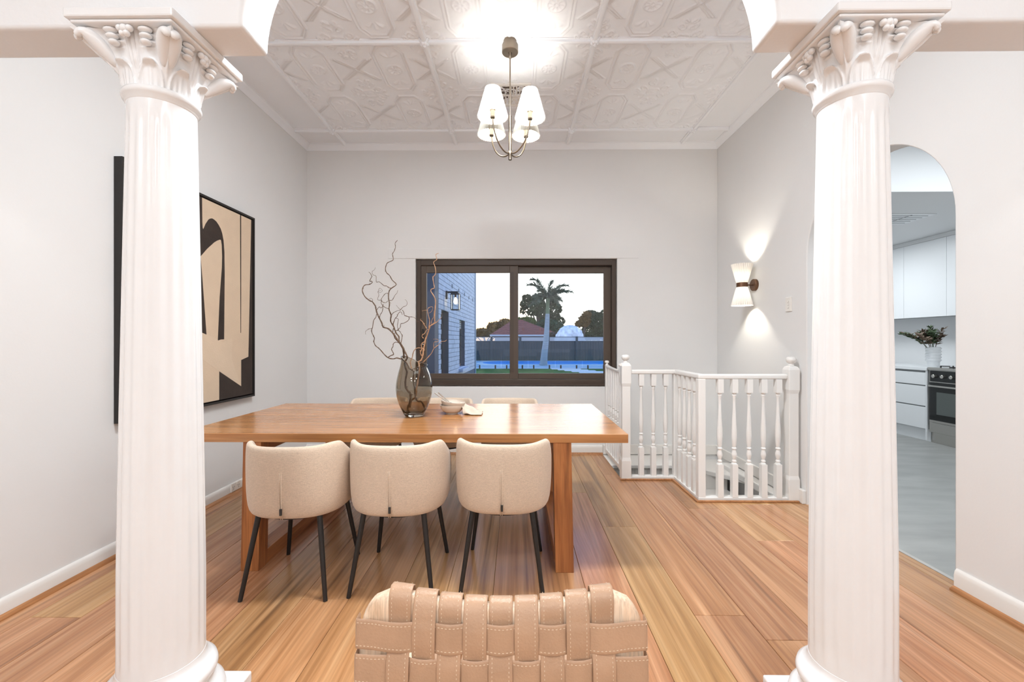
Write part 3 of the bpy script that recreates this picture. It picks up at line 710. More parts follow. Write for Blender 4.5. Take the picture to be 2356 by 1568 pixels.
# ================================================================== DINING TABLE
TX0, TX1, TY0, TY1 = -1.850, 0.602, 2.292, 3.402
tb = thing('dining_table', (-0.624, 2.847, 0), 'long solid timber dining table on closed timber loop legs', 'table')
TO = Vector((-0.624, 2.847, 0))
def TL(m, n, mat, **k):
    m.v = [(a-TO.x, b-TO.y, c) for a, b, c in m.v]; return m.build(n, mat, tb, **k)
TL(MB().box(TX0, TX1, TY0, TY1, 0.702, 0.750), 'tabletop', M_TABLE, bevel=0.003)
for (xc, s_) in ((-1.450, -1), (0.262, 1)):
    for (y0, y1) in ((2.300, 2.385), (3.310, 3.395)):
        m = MB(); h = 0.049; tx = xc - s_*0.014
        m.add([(xc-h, y0, 0), (xc+h, y0, 0), (xc+h, y1, 0), (xc-h, y1, 0), (tx-h, y0, 0.702), (tx+h, y0, 0.702), (tx+h, y1, 0.702), (tx-h, y1, 0.702)],
              [(0,3,2,1),(4,5,6,7),(0,1,5,4),(1,2,6,5),(2,3,7,6),(3,0,4,7)])
        TL(m, 'leg', M_TLEG, bevel=0.002)
    TL(MB().box(xc-0.048, xc+0.048, 2.385, 3.310, 0.0, 0.08), 'foot_beam', M_TFOOT, bevel=0.002)
    tx = xc - s_*0.014
    TL(MB().box(tx-0.048, tx+0.048, 2.385, 3.310, 0.640, 0.702), 'top_beam', M_TFOOT, bevel=0.002)
for y in (2.62, 3.07): TL(MB().box(-1.385, 0.20, y-0.03, y+0.03, 0.655, 0.702), 'apron_rail', M_TLEG)

# ================================================================== DINING CHAIRS
def dining_chair():
    c = thing('dining_chair', (0, 0, 0), 'x', 'chair', 'cream curved back chairs round the dining table')
    NA = 56; A0 = math.radians(128)
    a_, b_ = 0.256, 0.250       # half width, half depth (outer)
    zb_ = 0.385
    rows = []
    for i in range(NA+1):
        ph = -A0+2*A0*i/NA; q = abs(ph)/A0
        e = 2/2.5
        sx, cx = math.sin(ph), math.cos(ph)
        X = a_*math.copysign(abs(sx)**e, sx); Y = -b_*math.copysign(abs(cx)**e, cx)
        n = Vector((X/a_**2, Y/b_**2, 0)).normalized()
        top = 0.742 + 0.007*math.exp(-((abs(ph)-1.0)/0.28)**2)
        if q > 0.55: top -= 0.20*((q-0.55)/0.45)**1.05
        th = 0.042*(1-0.25*q)
        P = Vector((X, Y, 0)); prof = []
        H = top-zb_
        for (ins, z) in ((0.045, zb_), (0.020, zb_+0.012), (0.008, zb_+0.045), (0.002, zb_+0.11), (0.0, zb_+H*0.5), (-0.001, zb_+H*0.75), (0.001, top-0.018), (0.007, top-0.005), (0.018, top)):
            prof.append(P - n*ins + Vector((0, 0, z)))
        for (ins, z) in ((th-0.008, top-0.003), (th, top-0.018), (th+0.004, zb_+H*0.6), (th+0.012, zb_+0.09), (th+0.03, zb_+0.01)):
            prof.append(P - n*ins + Vector((0, 0, z)))
        rows.append(prof)
    m = MB(); k = len(rows[0]); vs = [p for r in rows for p in r]
    fs = [(i*k+j, (i+1)*k+j, (i+1)*k+(j+1)%k, i*k+(j+1)%k) for i in range(NA) for j in range(k)]
    fs += [tuple(range(k)), tuple(NA*k+j for j in range(k-1, -1, -1))]
    m.add(vs, fs).build('backrest', M_CHAIR, c, smooth=180, sub=1)
    # seat cushion
    pr = [(0.01, 0.405), (0.205, 0.405), (0.222, 0.415), (0.226, 0.435), (0.222, 0.458), (0.205, 0.470), (0.12, 0.476), (0.01, 0.478)]
    def rf(r, z, a): 
        f = 1/(abs(math.cos(a))**3.2+abs(math.sin(a))**3.2)**(1/3.2); return r*f
    s_ = MB().lathe(pr, 48, fn=rf); s_.v = [(x, y+0.035, z) for x, y, z in s_.v]
    s_.build('seat', M_CHAIR, c, smooth=180)
    MB().lathe([(0.15, 0.372), (0.19, 0.376), (0.19, 0.392), (0.15, 0.396)], 40).build('under_frame', M_BLACK, c, smooth=40)
    # centre seam and tag
    sm = MB(); 
    for dx in (-0.004, 0.004):
        sm.tube([(dx*0.4, -0.246, 0.665), (dx, -0.2505, 0.60), (dx*1.2, -0.250, 0.52), (dx*1.2, -0.2475, 0.44), (dx, -0.235, 0.395)], [0.0006, 0.0022, 0.0026, 0.0026, 0.002], 8)
    sm.build('centre_seam', M_CHAIR, c, smooth=180)
    MB().box(-0.001, 0.009, -0.256, -0.248, 0.422, 0.452).build('fabric_tag', M_TAG, c)
    for sx in (-1, 1):
        for sy in (-1, 1):
            MB().tube([(sx*0.150, sy*0.165, 0.39), (sx*0.204, sy*0.226, 0.0)], [0.0135, 0.0105], 14).build('leg', M_BLACK, c, smooth=40)
    return c
ch0 = dining_chair()
spots = [(-1.127, 2.262, 0.02, 'cream curved back dining chair at the near left of the table, beside the white column'),
         (-0.613, 2.292, 0.0, 'cream curved back dining chair at the near side, between its two neighbours'),
         (-0.066, 2.322, -0.03, 'cream curved back dining chair at the near side by the right table leg'),
         (-1.19, 3.60, PI+0.02, 'cream dining chair on the window side, farthest left, mostly hidden by the table'),
         (-0.62, 3.60, PI, 'cream dining chair on the window side behind the vase and bowls'),
         (-0.060, 3.60, PI-0.02, 'cream dining chair on the window side at the right, behind the bare tabletop')]
chs = [ch0]+[copy_tree(ch0) for _ in spots[1:]]
for c, (x, y, r, lab) in zip(chs, spots):
    c.location = (x, y, 0); c.rotation_euler = (0, 0, r); c['label'] = lab

# ================================================================== VASE AND BRANCHES
VX, VY, VZ = at(953, 900, 2.83).x, 2.83, 0.7505
va = thing('smoked_glass_vase', (VX, VY, VZ), 'brown smoked glass vase with a wavy rim holding curly branches', 'vase')
outp = [(0.045, 0.0), (0.060, 0.004), (0.078, 0.035), (0.098, 0.080), (0.113, 0.130), (0.1195, 0.185), (0.115, 0.235), (0.103, 0.285), (0.090, 0.325), (0.083, 0.355), (0.084, 0.380)]
inp = [(0.081, 0.380), (0.080, 0.355), (0.087, 0.325), (0.100, 0.285), (0.112, 0.235), (0.1165, 0.185), (0.110, 0.130), (0.094, 0.080), (0.072, 0.040), (0.050, 0.022), (0.004, 0.018)]
def smooth_prof(p, n=4):
    out = []
    for i in range(len(p)-1):
        p0 = p[max(i-1, 0)]; p1 = p[i]; p2 = p[i+1]; p3 = p[min(i+2, len(p)-1)]
        for k in range(n):
            t = k/n
            out.append(tuple(0.5*((2*b)+(-a+c)*t+(2*a-5*b+4*c-d)*t*t+(-a+3*b-3*c+d)*t**3) for a, b, c, d in zip(p0, p1, p2, p3)))
    out.append(p[-1]); return out
prof = [(0.004, 0.0)]+smooth_prof(outp, 3)+smooth_prof(inp, 3)
m = MB(); n = 72; vs = []
for (r, z) in prof:
    for i in range(n):
        a = 2*PI*i/n; e = max(0, (z-0.23)/0.15)**1.8
        dz = e*(0.030*math.cos(a-PI)*1.0 - 0.055*math.exp(-(((a-1.5*PI+0.05))/0.55)**2) + 0.004*math.sin(3*a))
        rr = r*(1+0.05*e*math.cos(2*a))
        vs.append((rr*math.cos(a), rr*math.sin(a), z+dz-0.012*e))
fs = [(k*n+i, k*n+(i+1)%n, (k+1)*n+(i+1)%n, (k+1)*n+i) for k in range(len(prof)-1) for i in range(n)]
fs += [tuple(range(n-1, -1, -1)), tuple((len(prof)-1)*n+i for i in range(n))]
m.add(vs, fs).build('vase_body', M_VASE, va, smooth=180)

def CA(pts): return [(820+a/6.535, 540+b/6.535) for a, b in pts]
def CB(pts): return [(820+a/6.535, 740+b/6.535) for a, b in pts]
def curve3(pxs, y0, amp, seed, sub=3):
    r = random.Random(seed); ph = r.uniform(0, 6); fq = r.uniform(0.5, 0.9)
    pts = [at(x, y, y0+amp*math.sin(ph+fq*i*0.6)) for i, (x, y) in enumerate(pxs)]
    out = []
    for i in range(len(pts)-1):
        p0 = pts[max(i-1, 0)]; p1 = pts[i]; p2 = pts[i+1]; p3 = pts[min(i+2, len(pts)-1)]
        for k in range(sub):
            t = k/sub
            out.append(0.5*((2*p1)+(-p0+p2)*t+(2*p0-5*p1+4*p2-p3)*t*t+(-p0+3*p1-3*p2+p3)*t**3))
    out.append(pts[-1]); return out
def branch(label, stem_list, twig_list, y0, bark=None):
    b = thing('curly_willow_branch', (VX, y0, VZ+0.02), label, 'branch', 'curly branches in the smoked vase')
    def put(pts, ra, rb, nm, seed, amp):
        P = [p-Vector((VX, y0, VZ+0.02)) for p in curve3(pts, y0, amp, seed)]
        n_ = len(P); R_ = [1.35*(ra+(rb-ra)*(i/(n_-1))**0.8)*(1+0.14*math.sin(i*1.9)) for i in range(n_)]
        m = MB().tube(P, R_, 7)
        r = random.Random(seed+99)
        for i in range(4, n_-2, 7):   # small buds
            d = Vector((r.uniform(-1, 1), r.uniform(-0.5, 0.5), r.uniform(0.2, 1))).normalized(); m.tube([P[i], P[i]+d*(0.004+R_[i]*1.6)], [R_[i]*0.6, R_[i]*0.25], 5)
        m.build(nm, bark or M_TWIG, b, smooth=180)
    for i, (pts, ra, rb) in enumerate(stem_list): put(pts, ra, rb, 'stem', i*7+int(y0*1000), 0.008 if i else 0.012)
    for i, (pts, ra, rb) in enumerate(twig_list): put(pts, ra, rb, 'twig', i*13+5, 0.006)
inA = CB([(795, 1400), (770, 1310), (800, 1220), (815, 1150), (810, 1080), (770, 1030), (740, 980), (735, 900), (745, 830), (762, 760), (745, 710), (728, 650), (735, 590), (765, 540)])
s1 = inA + CB([(755, 500), (725, 440), (700, 380), (660, 320), (640, 285)]) + CA([(640, 1530), (600, 1480), (575, 1420), (560, 1375), (520, 1310), (515, 1260), (524, 1210), (505, 1160), (490, 1110), (498, 1040), (485, 960), (483, 900), (495, 840), (530, 800), (600, 745), (540, 680), (500, 610), (455, 570), (437, 515), (450, 450), (475, 415), (550, 380), (550, 330), (542, 285), (570, 240), (588, 180), (582, 125), (620, 80)])
s2 = CB([(712, 545), (712, 470), (700, 400), (660, 330), (620, 280)]) + CA([(600, 1550), (560, 1490), (480, 1410), (405, 1385), (385, 1330), (345, 1250), (312, 1180), (293, 1110), (285, 1070), (240, 1005), (200, 990), (130, 930), (92, 855), (97, 795), (130, 752), (195, 745), (238, 715), (225, 695), (198, 697), (225, 640), (232, 620), (208, 575), (185, 558)])
T1 = [(CA([(530, 800), (490, 795), (455, 768), (420, 765), (370, 725), (340, 705), (305, 712), (297, 690), (295, 620), (250, 600), (237, 553), (270, 525), (288, 487)]), 0.0021, 0.0007),
      (CA([(565, 1380), (555, 1340), (580, 1260), (610, 1230), (625, 1190), (660, 1155), (680, 1175), (690, 1200)]), 0.0022, 0.001),
      (CA([(525, 1210), (545, 1180), (575, 1160), (620, 1138), (660, 1130), (625, 1090), (598, 1055)]), 0.0018, 0.0006),
      (CA([(660, 1130), (700, 1085), (752, 1060), (762, 1020), (752, 990), (730, 970)]), 0.0014, 0.0006),
      (CA([(690, 1130), (712, 1160), (725, 1210), (790, 1230), (850, 1235), (890, 1258), (910, 1295), (950, 1308)]), 0.0017, 0.0008),
      (CA([(720, 1210), (790, 1235), (780, 1285), (715, 1325), (665, 1340), (658, 1390), (620, 1430), (590, 1440), (640, 1440), (685, 1505), (690, 1530)]), 0.0015, 0.0015),
      (CB([(690, 190), (682, 260), (672, 310), (650, 330)]), 0.0016, 0.002),
      (CA([(630, 1435), (618, 1370), (625, 1300), (630, 1262), (595, 1258)]), 0.0016, 0.001),
      (CA([(500, 985), (540, 978), (578, 910), (612, 870), (622, 830)]), 0.0016, 0.0007),
      (CA([(490, 1112), (440, 1095), (402, 1072), (370, 1100), (340, 1082), (300, 1140)]), 0.0016, 0.0014),
      (CA([(402, 1040), (400, 1095), (385, 1160), (358, 1200), (345, 1250)]), 0.0014, 0.0016),
      (CA([(480, 882), (440, 880), (385, 945), (375, 990), (430, 1022), (475, 990)]), 0.0014, 0.0012),
      (CA([(400, 1070), (370, 1020), (385, 985), (330, 980), (320, 960), (338, 900), (325, 860), (350, 800), (392, 838), (350, 870), (332, 850), (375, 830)]), 0.0014, 0.0006),
      (CA([(560, 1400), (548, 1460), (575, 1540)]) + CB([(580, 250), (640, 310)]), 0.002, 0.002),
      (CA([(500, 1010), (520, 1032)]), 0.001, 0.0006), (CA([(240, 1005), (245, 975), (215, 950), (200, 975), (225, 990)]), 0.0012, 0.0006), (CA([(405, 1380), (425, 1350)]), 0.0012, 0.0006)]
branch('tallest curly willow branch, rising left of the window frame', [(s1, 0.0058, 0.0013), (s2, 0.0052, 0.0012)], T1, 2.83)
inB = CB([(1055, 1312), (1020, 1280), (980, 1200), (915, 1190), (890, 1130), (880, 1060), (878, 990), (862, 930), (858, 830), (862, 740), (800, 700), (740, 600), (690, 560)])
s3 = inB[:-1] + CB([(665, 556), (600, 543), (560, 555), (490, 545), (430, 500), (370, 430), (330, 390), (290, 360), (262, 300), (270, 240), (232, 160), (232, 110)]) + CA([(245, 1380), (258, 1290), (290, 1240), (305, 1190)])
branch('thin curly willow branch arching low to the left of the vase', [(s3, 0.0050, 0.0014)],
       [(CB([(480, 530), (520, 505), (560, 490), (545, 450), (528, 410), (550, 370), (555, 330), (590, 305), (640, 315)]), 0.0024, 0.0016),
        (CB([(232, 110), (200, 103), (150, 130), (135, 160), (140, 190)]), 0.0014, 0.0006), (CB([(265, 235), (245, 205)]), 0.001, 0.0005)], 2.80)
s4 = CB([(800, 1290), (830, 1180), (885, 1130), (905, 1000), (930, 850), (950, 720), (940, 640), (935, 600), (975, 575), (1000, 490), (1005, 440), (1015, 380), (1030, 320), (1035, 270), (1060, 210), (1085, 130), (1110, 60), (1160, 28)]) + CA([(1180, 1320), (1175, 1250), (1185, 1090), (1190, 990), (1165, 920), (1120, 850), (1130, 815), (1172, 800), (1165, 750), (1150, 640), (1190, 590), (1185, 490), (1160, 410), (1210, 370), (1193, 300), (1238, 275)])
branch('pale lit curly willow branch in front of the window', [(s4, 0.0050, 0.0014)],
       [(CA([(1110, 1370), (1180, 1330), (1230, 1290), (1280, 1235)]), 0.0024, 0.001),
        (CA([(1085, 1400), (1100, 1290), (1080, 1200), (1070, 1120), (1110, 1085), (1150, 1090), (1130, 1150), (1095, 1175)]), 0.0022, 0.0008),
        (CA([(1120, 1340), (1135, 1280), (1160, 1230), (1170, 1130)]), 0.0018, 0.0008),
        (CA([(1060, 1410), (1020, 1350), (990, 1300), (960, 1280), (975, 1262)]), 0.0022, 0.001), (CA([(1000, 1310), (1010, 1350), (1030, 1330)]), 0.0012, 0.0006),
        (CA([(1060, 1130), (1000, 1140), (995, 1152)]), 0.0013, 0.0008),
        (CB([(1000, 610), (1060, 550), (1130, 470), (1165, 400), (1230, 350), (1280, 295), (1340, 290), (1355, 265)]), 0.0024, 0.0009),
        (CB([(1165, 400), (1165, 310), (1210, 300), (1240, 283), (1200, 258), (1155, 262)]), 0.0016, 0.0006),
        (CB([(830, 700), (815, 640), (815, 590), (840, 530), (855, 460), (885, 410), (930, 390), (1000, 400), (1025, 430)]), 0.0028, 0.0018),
        (CB([(985, 520), (960, 460), (985, 400), (975, 340), (1020, 300)]), 0.0028, 0.0020), (CB([(1010, 250), (985, 210), (1030, 170), (1050, 130), (1090, 110)]), 0.0020, 0.0014)], 2.86, M_TWIG_LIT)

# ================================================================== BOWLS, CUTLERY, NAPKIN
bx, by = at(1040, 930, 2.93).x, 2.93
def bowl(name, loc, r, h, label, tilt=(0, 0, 0)):
    o = [(0.004, 0.0), (r*0.48, 0.0), (r*0.47, h*0.10), (r*0.66, h*0.22), (r*0.86, h*0.48), (r*0.97, h*0.78), (r, h)]
    i = [(r*0.96, h), (r*0.93, h*0.78), (r*0.81, h*0.48), (r*0.58, h*0.25), (r*0.3, h*0.15), (0.004, h*0.13)]
    ob = MB().lathe(smooth_prof(o, 2)+smooth_prof(i, 2), 48).build(name, M_CERAMIC, smooth=60, loc=loc)
    ob.rotation_euler = tilt
    return tag(ob, label, 'bowl', 'cream bowls stacked on the table')
bowl('bowl', (bx, by, 0.7505), 0.082, 0.062, 'cream ceramic bowl resting on the tabletop, under the other bowl')
bowl('bowl', (bx+0.002, by, 0.7805), 0.083, 0.056, 'cream ceramic bowl nested on top of the other one', (0.0, math.radians(7), 0))
for (px, py, ex, ey, lab) in ((1000, 903, 1030, 925, 'lower of the two slim steel cutlery handles leaning from the top bowl'), (1008, 902, 1033, 924, 'upper of the two slim steel cutlery handles leaning from the top bowl')):
    a = at(px, py, 2.90 if px == 1000 else 2.925); b = at(ex, ey, 2.91 if px == 1000 else 2.935)
    m = MB().tube([a-a, (b-a)*0.5, (b-a)], [0.0042, 0.0036, 0.003], 10)
    e_ = (b-a)
    m.sphere(e_+e_.normalized()*0.012, 0.012, 12, 8, (1, 0.8, 0.45))
    tag(m.build('cutlery', M_STEEL, smooth=True, loc=a), lab, 'cutlery', 'steel cutlery in the bowls')
# napkin: draped from the bowl rim to the table
nap = MB(); nu, nv = 34, 22; vs = []
Nb = Vector((bx+0.082, by, 0.7505))
for i in range(nu+1):
    u = i/nu
    for j in range(nv+1):
        v = j/nv*2-1
        x = -0.028 + 0.155*u
        wdt = 0.026+0.040*math.sin(min(1, u*1.15)*PI*0.62)
        yy = v*wdt - 0.012*u
        crest = 0.072*(1-u**1.25)+0.006
        z = crest*(1-0.95*abs(v)**1.25) + 0.006*math.sin(v*7+u*5)*(0.3+u*0.7) + 0.004*math.sin(u*13+v*3)
        if u < 0.15: z = crest*(1-0.35*abs(v)**1.7)
        vs.append(Vector((x, yy, max(z, 0.003+0.002*abs(math.sin(v*9))))))
fs = [(i*(nv+1)+j, (i+1)*(nv+1)+j, (i+1)*(nv+1)+j+1, i*(nv+1)+j+1) for i in range(nu) for j in range(nv)]
o = nap.add(vs, fs).build('napkin', M_LINEN, smooth=180, loc=Nb)
md = o.modifiers.new('thick', 'SOLIDIFY'); md.thickness = 0.0025; md.offset = 1
tag(o, 'crumpled cream linen napkin draped off the bowls onto the table', 'napkin')

# ================================================================== CHANDELIER
CXc, CYc = -0.045, 3.10
chn = thing('chandelier', (CXc, CYc, ZC), 'four armed brushed nickel chandelier with white pleated shades over the table', 'chandelier')
def zz(z): return z-ZC
cp = MB().lathe([(0.004, 0), (0.058, 0), (0.058, -0.028), (0.0595, -0.030), (0.0595, -0.082), (0.056, -0.086), (0.004, -0.086)], 40).build('ceiling_canopy', M_NICKEL, chn, smooth=40)
MB().lathe([(0.012, -0.086), (0.009, -0.10), (0.009, -0.125), (0.006, -0.130)], 16).build('canopy_stem', M_NICKEL, chn, smooth=True)
MB().tube([(0, 0, -0.12), (0, 0, zz(2.60))], 0.0052, 12).build('rod', M_NICKEL, chn, smooth=True)
MB().tube([(0.0, 0, zz(2.885)), (0, 0, zz(2.62))], 0.0105, 14).build('rod_sleeve', M_NICKEL, chn, smooth=True)
MB().lathe([(0.004, zz(2.567)), (0.012, zz(2.567)), (0.012, zz(2.60)), (0.014, zz(2.605)), (0.014, zz(2.625)), (0.006, zz(2.635))], 20).build('hub', M_NICKEL, chn, smooth=40)
def pleated(r0, r1, h, n=36, d=0.0045):
    vs = []; st_ = 4
    for k in range(2):
        for q in range(13):
            t = q/12; r = (r0+(r1-r0)*t) - (0.0012 if k else 0)
            tt = t if not k else t
            for i in range(n*st_):
                a = 2*PI*i/(n*st_); ph = (i % st_)/st_; w_ = abs(ph*2-1)*2-1
                vs.append(((r+d*w_*(0.6+0.4*(r/max(r0, r1))))*math.cos(a), (r+d*w_*(0.6+0.4*(r/max(r0, r1))))*math.sin(a), h*tt))
    fs = []; NN = n*st_
    for q in range(12):
        for i in range(NN): j = (i+1) % NN; fs.append((q*NN+i, q*NN+j, (q+1)*NN+j, (q+1)*NN+i))
    return [v for v in vs[:13*NN]], fs
SHZ = 2.800
for k in range(4):
    a = math.radians(45+5+90*k); ca, sa = math.cos(a), math.sin(a); R_ = 0.185
    arm_pts = [(0.010, 2.612), (0.045, 2.606), (0.085, 2.618), (0.125, 2.648), (0.155, 2.690), (0.175, 2.740), (0.184, 2.785), (R_, 2.80)]
    arm_pts = smooth_prof(arm_pts, 4)
    arm = MB().tube([(r*ca, r*sa, zz(z)) for r, z in arm_pts], 0.0052, 12).build('arm', M_NICKEL, chn, smooth=True)
    c = (R_*ca, R_*sa, 0)
    MB().lathe([(0.004, zz(2.795)), (0.015, zz(2.797)), (0.018, zz(2.803)), (0.018, zz(2.806)), (0.004, zz(2.806))], 20, c=c).build('drip_cup', M_NICKEL, arm, smooth=40)
    MB().lathe([(0.004, zz(2.806)), (0.0165, zz(2.806)), (0.0165, zz(2.850)), (0.022, zz(2.852)), (0.022, zz(2.858)), (0.004, zz(2.858))], 20, c=c).build('socket', M_SOCKET, arm, smooth=40)
    MB().lathe([(0.004, zz(2.858)), (0.013, zz(2.86)), (0.014, zz(2.875)), (0.024, zz(2.90)), (0.027, zz(2.925)), (0.020, zz(2.950)), (0.004, zz(2.958))], 16, c=c).build('bulb', M_BULB, arm, smooth=True)
    v_, f_ = pleated(0.104, 0.050, 0.200)
    m = MB().add([(x+c[0], y+c[1], z+zz(SHZ+0.005)) for x, y, z in v_], f_)
    for q in range(3):
        b_ = 2*PI*q/3+0.3; m.tube([(c[0]+0.018*math.cos(b_), c[1]+0.018*math.sin(b_), zz(2.855)), (c[0]+0.086*math.cos(b_), c[1]+0.086*math.sin(b_), zz(2.862))], 0.0012, 5)
    m.build('lamp_shade', M_SHADE2, chn, smooth=25)

# ================================================================== CEILING AIR VENT
vx, vy = at(1176, 212, 3.76).x, 3.76
vt = thing('ceiling_air_vent', (vx, vy, ZC-0.004), 'square white four way air vent in the ceiling behind the chandelier', 'vent')
H = 0.172
MB().box(-H, H, -H, -H+0.03, -0.016, 0).box(-H, H, H-0.03, H, -0.016, 0).box(-H, -H+0.03, -H+0.03, H-0.03, -0.016, 0).box(H-0.03, H, -H+0.03, H-0.03, -0.016, 0).box(-0.006, 0.006, -H+0.03, H-0.03, -0.014, 0).box(-H+0.03, H-0.03, -0.006, 0.006, -0.014, 0).build('vent_frame', M_PLASTIC, vt, bevel=0.003)
MB().box(-H+0.02, H-0.02, -H+0.02, H-0.02, -0.003, 0.0).build('vent_backing', M_BROWN, vt)
for (qx, qy, d) in ((-1, -1, 0), (1, -1, 1), (-1, 1, 1), (1, 1, 0)):
    for k in range(5):
        t = 0.022+k*0.027; m = MB()
        if d == 0:
            y = qy*t; m.bar((qx*0.008, y, -0.008), (qx*(H-0.032), y, -0.008), 0.014, 0.002, up=(0, 0.55*qy, 1))
        else:
            x = qx*t; m.bar((x, qy*0.008, -0.008), (x, qy*(H-0.032), -0.008), 0.014, 0.002, up=(0.55*qx, 0, 1))
        m.build('vane', M_PLASTIC, vt)

# ================================================================== WALL SCONCE
sx_, sy_, sz_ = 2.098, 3.98, 1.770
sco = thing('wall_sconce', (XR, sy_, sz_), 'lit hourglass pleated wall light on a round bronze back plate', 'wall light')
RX = Matrix.Rotation(-PI/2, 4, 'Y')
MB().lathe([(0.004, 0), (0.055, 0), (0.055, 0.022), (0.051, 0.026), (0.004, 0.026)], 32, M=RX).build('back_plate', M_BRONZE, sco, smooth=40)
MB().tube([(-0.024, 0, 0), (sx_-XR+0.04, 0, 0)], 0.0065, 12).build('stem', M_BRONZE, sco, smooth=True)
cx = sx_-XR
MB().lathe([(0.044, -0.020), (0.0475, -0.020), (0.0475, 0.020), (0.044, 0.020)], 40, c=(cx, 0, 0), cap=False).build('waist_band', M_BRONZE, sco, smooth=40)
MB().lathe([(0.004, -0.004), (0.045, -0.004), (0.045, 0.004), (0.004, 0.004)], 24, c=(cx, 0, 0)).build('waist_disc', M_BRONZE, sco)
for sg in (1, -1):
    v_, f_ = pleated(0.045, 0.090, 0.172, n=32, d=0.004)
    MB().add([(x+cx, y, sg*(z+0.020)) for x, y, z in v_], f_).build('lamp_shade', M_SHADE, sco, smooth=25)
    MB().lathe([(0.004, sg*0.005), (0.016, sg*0.005), (0.016, sg*0.05), (0.004, sg*0.05)], 16, c=(cx, 0, 0)).build('socket', M_SOCKET, sco, smooth=40)
    MB().sphere((cx, 0, sg*0.085), 0.024, 16, 10).build('bulb', M_BULB2, sco, smooth=True)

# ================================================================== SWITCH AND POWER POINT
sw = thing('light_switch', (XR, 3.49, 1.548), 'white three button light switch on the right wall by the kitchen arch', 'switch')
MB().box(-0.010, 0, -0.037, 0.037, -0.058, 0.058).build('plate', M_PLASTIC, sw, bevel=0.004)
for z in (-0.024, 0, 0.024):
    MB().lathe([(0.004, 0), (0.009, 0), (0.009, 0.003), (0.004, 0.0035)], 18, M=Matrix.Translation((-0.010, 0, z)) @ RX).build('button', M_GREYLINE if False else M_PLASTIC, sw, smooth=40)
    MB().lathe([(0.0092, 0), (0.0105, 0), (0.0105, 0.001), (0.0092, 0.001)], 18, cap=False, M=Matrix.Translation((-0.010, 0, z)) @ RX).build('button_ring', M_GREYLINE, sw)
pp_ = at_x(541, 1136, XL+0.02)
po = thing('power_point', (XL+0.018, pp_.y, 0.055), 'white double power point set on the left skirting behind the column', 'power point')
MB().box(0, 0.010, -0.058, 0.058, -0.034, 0.034).build('plate', M_PLASTIC, po, bevel=0.003)
for s_ in (-1, 1):
    m = MB()
    for (dy, dz, r) in ((-0.008, 0.004, 0.6), (0.008, 0.004, -0.6), (0, -0.012, 0)):
        M = Matrix.Translation((0.0105, s_*0.030+dy, dz)) @ Matrix.Rotation(r, 4, 'X'); m.box(-0.001, 0.0008, -0.0012, 0.0012, -0.005, 0.005, M)
    m.build('socket_slots', M_BLACK, po)
    MB().box(0.010, 0.013, s_*0.012-0.005, s_*0.012+0.005, 0.014, 0.028).build('rocker', M_PLASTIC, po, bevel=0.001)

# ================================================================== WOVEN LEATHER CHAIR IN FRONT
lc = thing('woven_leather_chair', (-0.025, 0.72, 0), 'pale timber chair with a woven tan leather strap back, cut off by the bottom edge', 'chair')
def by_(x, z): return 0.012 + 0.22*x*x - 0.10*(0.84-z) - 0.035
def tz_(x): return 0.62*min(abs(x), 0.185)**2     # back surface (local y) : curved in plan, leaning
HWc = 0.197
def frame_loop():
    m = MB(); pts = []
    zt, rc = 0.779, 0.016
    def P(x, z): return Vector((x, by_(x, z)+0.012, z))
    path = [P(-HWc, 0.36+0.06*k) for k in range(7)]+[P(-HWc, zt-rc)]
    for k in range(1, 9): a = PI - PI/2*k/8; path.append(P(-HWc+rc+rc*math.cos(a), zt-rc+rc*math.sin(a)+tz_(0.2)*k/8))
    for k in range(1, 16): path.append(P(-HWc+rc+(2*HWc-2*rc)*k/16, zt+tz_(-HWc+rc+(2*HWc-2*rc)*k/16)))
    for k in range(0, 9): a = PI/2 - PI/2*k/8; path.append(P(HWc-rc+rc*math.cos(a), zt-rc+rc*math.sin(a)+tz_(0.2)*(1-k/8)))
    path += [P(HWc, 0.72-0.06*k) for k in range(7)]
    n = len(path); vs = []; sec = []
    for q in range(16):
        a = 2*PI*q/16; sec.append((0.038*math.copysign(abs(math.cos(a))**0.6, math.cos(a)), 0.0145*math.copysign(abs(math.sin(a))**0.6, math.sin(a))))
    for i, p in enumerate(path):
        d = (path[min(i+1, n-1)]-path[max(i-1, 0)]).normalized()
        nr = Vector((-d.z, 0, d.x)).normalized()
        if i < n/2 and nr.x > 0 and abs(nr.x) > abs(nr.z): pass
        yv = Vector((0, 1, 0))
        for (u_, v_) in sec: vs.append(p + nr*(u_-0.0) + yv*v_)
    k = 16
    fs = [(i*k+j, i*k+(j+1)%k, (i+1)*k+(j+1)%k, (i+1)*k+j) for i in range(n-1) for j in range(k)]
    fs += [tuple(range(k-1, -1, -1)), tuple((n-1)*k+j for j in range(k))]
    return m.add(vs, fs)
frame_loop().build('back_frame', M_PALE, lc, smooth=50)
PIT, SWD, HPIT, HWD = 0.0415, 0.0385, 0.0535, 0.0465
TH = 0.0028
zrow = [0.7720-HPIT*k for k in range(8)]   # centres of the horizontal straps
